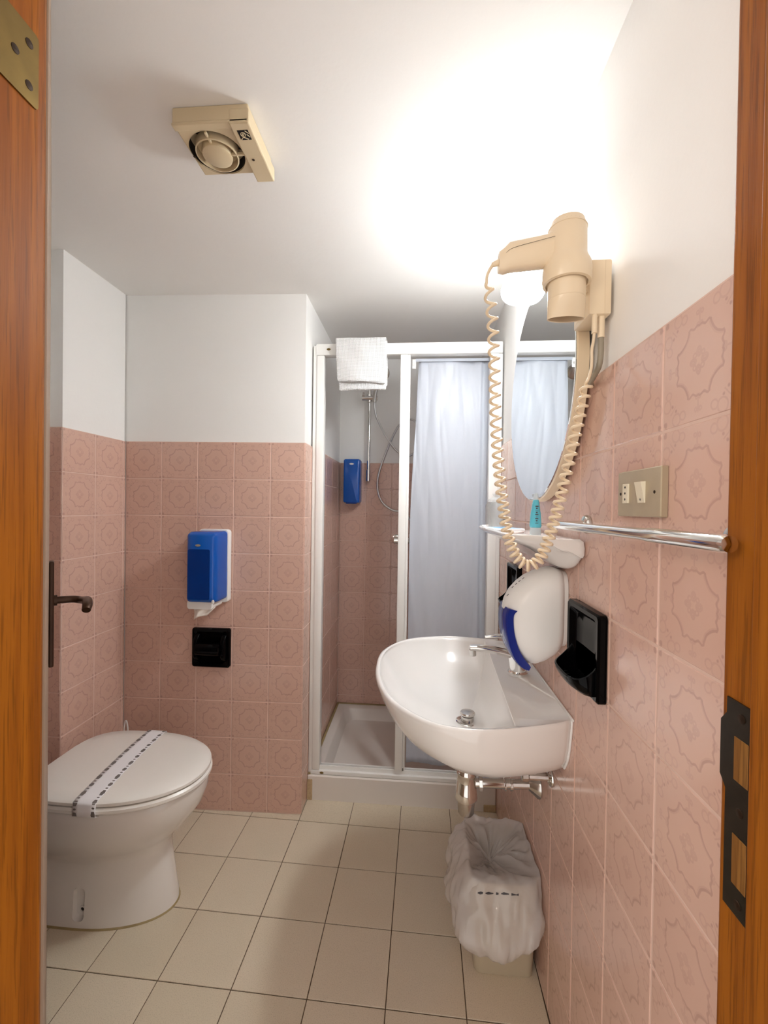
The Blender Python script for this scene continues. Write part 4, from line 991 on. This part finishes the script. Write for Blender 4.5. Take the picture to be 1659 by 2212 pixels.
# ------------------------------------------------------------------ waste bin with liner
bn = thing('waste_bin', (.245, 1.24, 0), 'small cream plastic bin on the floor below the basin', 'bin')
def bring(cx_, cy_, w_, d_, r_, z): return [(cx_ + a, cy_ + b, z) for a, b in rrect(w_, d_, r_, 5)]
part('body', loft([bring(.247, 1.246, .150, .178, .016, .0), bring(.247, 1.246, .156, .184, .018, .004), bring(.244, 1.244, .178, .214, .022, .255), bring(.244, 1.244, .182, .218, .022, .262), bring(.244, 1.244, .172, .208, .020, .262), bring(.247, 1.246, .148, .176, .016, .010)]), 'bin', bn, smooth=True)
lin_ = thing('bin_liner', (.23, 1.22, .10), 'translucent crumpled plastic liner hanging over the small bin', 'bin liner')
NB = 140
def bag_ring(cx_, cy_, w_, d_, r_, z, amp, seed, near=0, left=0, znear=0, zright=0, zn=0):
    base = resample([Vector((cx_ + a, cy_ + b, z)) for a, b in rrect(w_, d_, r_, 6)], NB, True)
    out = []
    for k, q in enumerate(base):
        dv = Vector((q.x - cx_, q.y - cy_, 0)).normalized()
        a = math.atan2(dv.y, dv.x)
        f = 1.2 * mnoise.noise(Vector((math.cos(a) * 2.4, math.sin(a) * 2.4, seed * .55))) + .55 * (.5 - 2 * abs(mnoise.noise(Vector((math.cos(a) * 7, math.sin(a) * 5, 5 + seed * .5))))) + .22 * mnoise.noise(Vector((math.cos(a) * 12, math.sin(a) * 12, 9 + seed * 1.1)))
        n_, l_, r2 = max(0, -dv.y), max(0, -dv.x), max(0, dv.x)
        p_ = q + dv * amp * f
        p_.y -= near * n_; p_.x -= left * l_
        p_.z += znear * n_ * n_ + zright * r2 * (1.15 - .45 * n_) + zn * (mnoise.noise(Vector((math.cos(a) * 2.5, math.sin(a) * 2.5, 20 + seed))) + .4 * mnoise.noise(Vector((math.cos(a) * 8, math.sin(a) * 8, 30 + seed))))
        out.append((min(p_.x, XR - .003 - .004 * abs(f)), p_.y, max(p_.z, .012)))
    return out
prf = [bag_ring(.226, 1.262, .010, .016, .003, .222, .002, 0), bag_ring(.228, 1.262, .036, .046, .010, .232, .008, .4, zn=.02), bag_ring(.233, 1.256, .080, .100, .02, .252, .010, .9, zn=.024), bag_ring(.239, 1.250, .125, .155, .025, .266, .008, 1.4, zn=.016),
       bag_ring(.243, 1.246, .160, .198, .028, .277, .005, 2.2, zn=.010), bag_ring(.244, 1.244, .180, .220, .03, .283, .004, 3.2, zn=.010), bag_ring(.242, 1.242, .192, .232, .035, .277, .004, 3.8, .003, .005, zn=.008),
       bag_ring(.239, 1.239, .200, .244, .04, .258, .007, 4.6, .012, .014, zn=.006), bag_ring(.237, 1.236, .204, .252, .045, .234, .010, 5.5, .022, .024), bag_ring(.235, 1.232, .206, .260, .05, .208, .013, 6.4, .034, .030, -.004, .006),
       bag_ring(.234, 1.228, .206, .262, .055, .180, .014, 7.4, .040, .030, -.012, .024), bag_ring(.231, 1.226, .198, .254, .055, .160, .013, 8.4, .040, .022, -.018, .054, .008), bag_ring(.230, 1.226, .184, .240, .05, .142, .010, 9.3, .032, .010, -.022, .092, .010),
       bag_ring(.234, 1.228, .176, .228, .04, .146, .006, 10.0, .016, .002, -.014, .104, .008)]
cols = [spline([prf[i_][k_] for i_ in range(len(prf))], 3) for k_ in range(NB)]
prf2 = []
for i_ in range(len(cols[0])):
    ring_ = []
    for k_ in range(NB):
        q = cols[k_][i_]; dv = Vector((q.x - .236, q.y - 1.24, .12)).normalized()
        r1 = abs(mnoise.noise(q * 17 + Vector((3, 1, 7)))); r2_ = abs(mnoise.noise(q * 31 + Vector((9, 4, 2)))); r3_ = mnoise.noise(Vector((q.x * 70, q.y * 70, q.z * 24)))
        q = q + dv * (.011 * (.28 - r1) + .007 * (.25 - r2_) + .0012 * r3_)
        ring_.append((min(q.x, XR - .0025), q.y, q.z))
    prf2.append(ring_)
prf = prf2
lf = part('film', loft(prf, True, False), 'bag', lin_, smooth='all')
def film_mark(i_, k0, k1):
    V = []; Fa = []
    for k_ in range(k0, k1 + 1):
        for d_ in (0, 1):
            q = Vector(prf[i_ + d_][k_ % NB]); q2 = q.lerp(Vector(prf[i_ + 1 - d_][k_ % NB]), .22 + .09 * ((k_ * 7 + d_ * 3) % 3))
            n_ = Vector((q.x - .236, q.y - 1.24, .10)).normalized(); V.append(q2 + n_ * .0012)
    for k_ in range(k1 - k0): Fa.append((2 * k_, 2 * k_ + 1, 2 * k_ + 3, 2 * k_ + 2))
    part('printed_marks', (V, Fa), 'print', lf)
kn = min(range(NB), key=lambda k_: (prf[22][k_][1] + abs(prf[22][k_][0] - .215)))
kf = max(range(NB), key=lambda k_: (prf[12][k_][1] - abs(prf[12][k_][0] - .185)))
for a_, b_ in ((-8, -6), (-5, -2), (-1, 0), (1, 4), (5, 8)): film_mark(20, kn + a_, kn + b_)
for a_, b_ in ((-6, -4), (-2, 1), (3, 6)): film_mark(13, kf + a_, kf + b_)
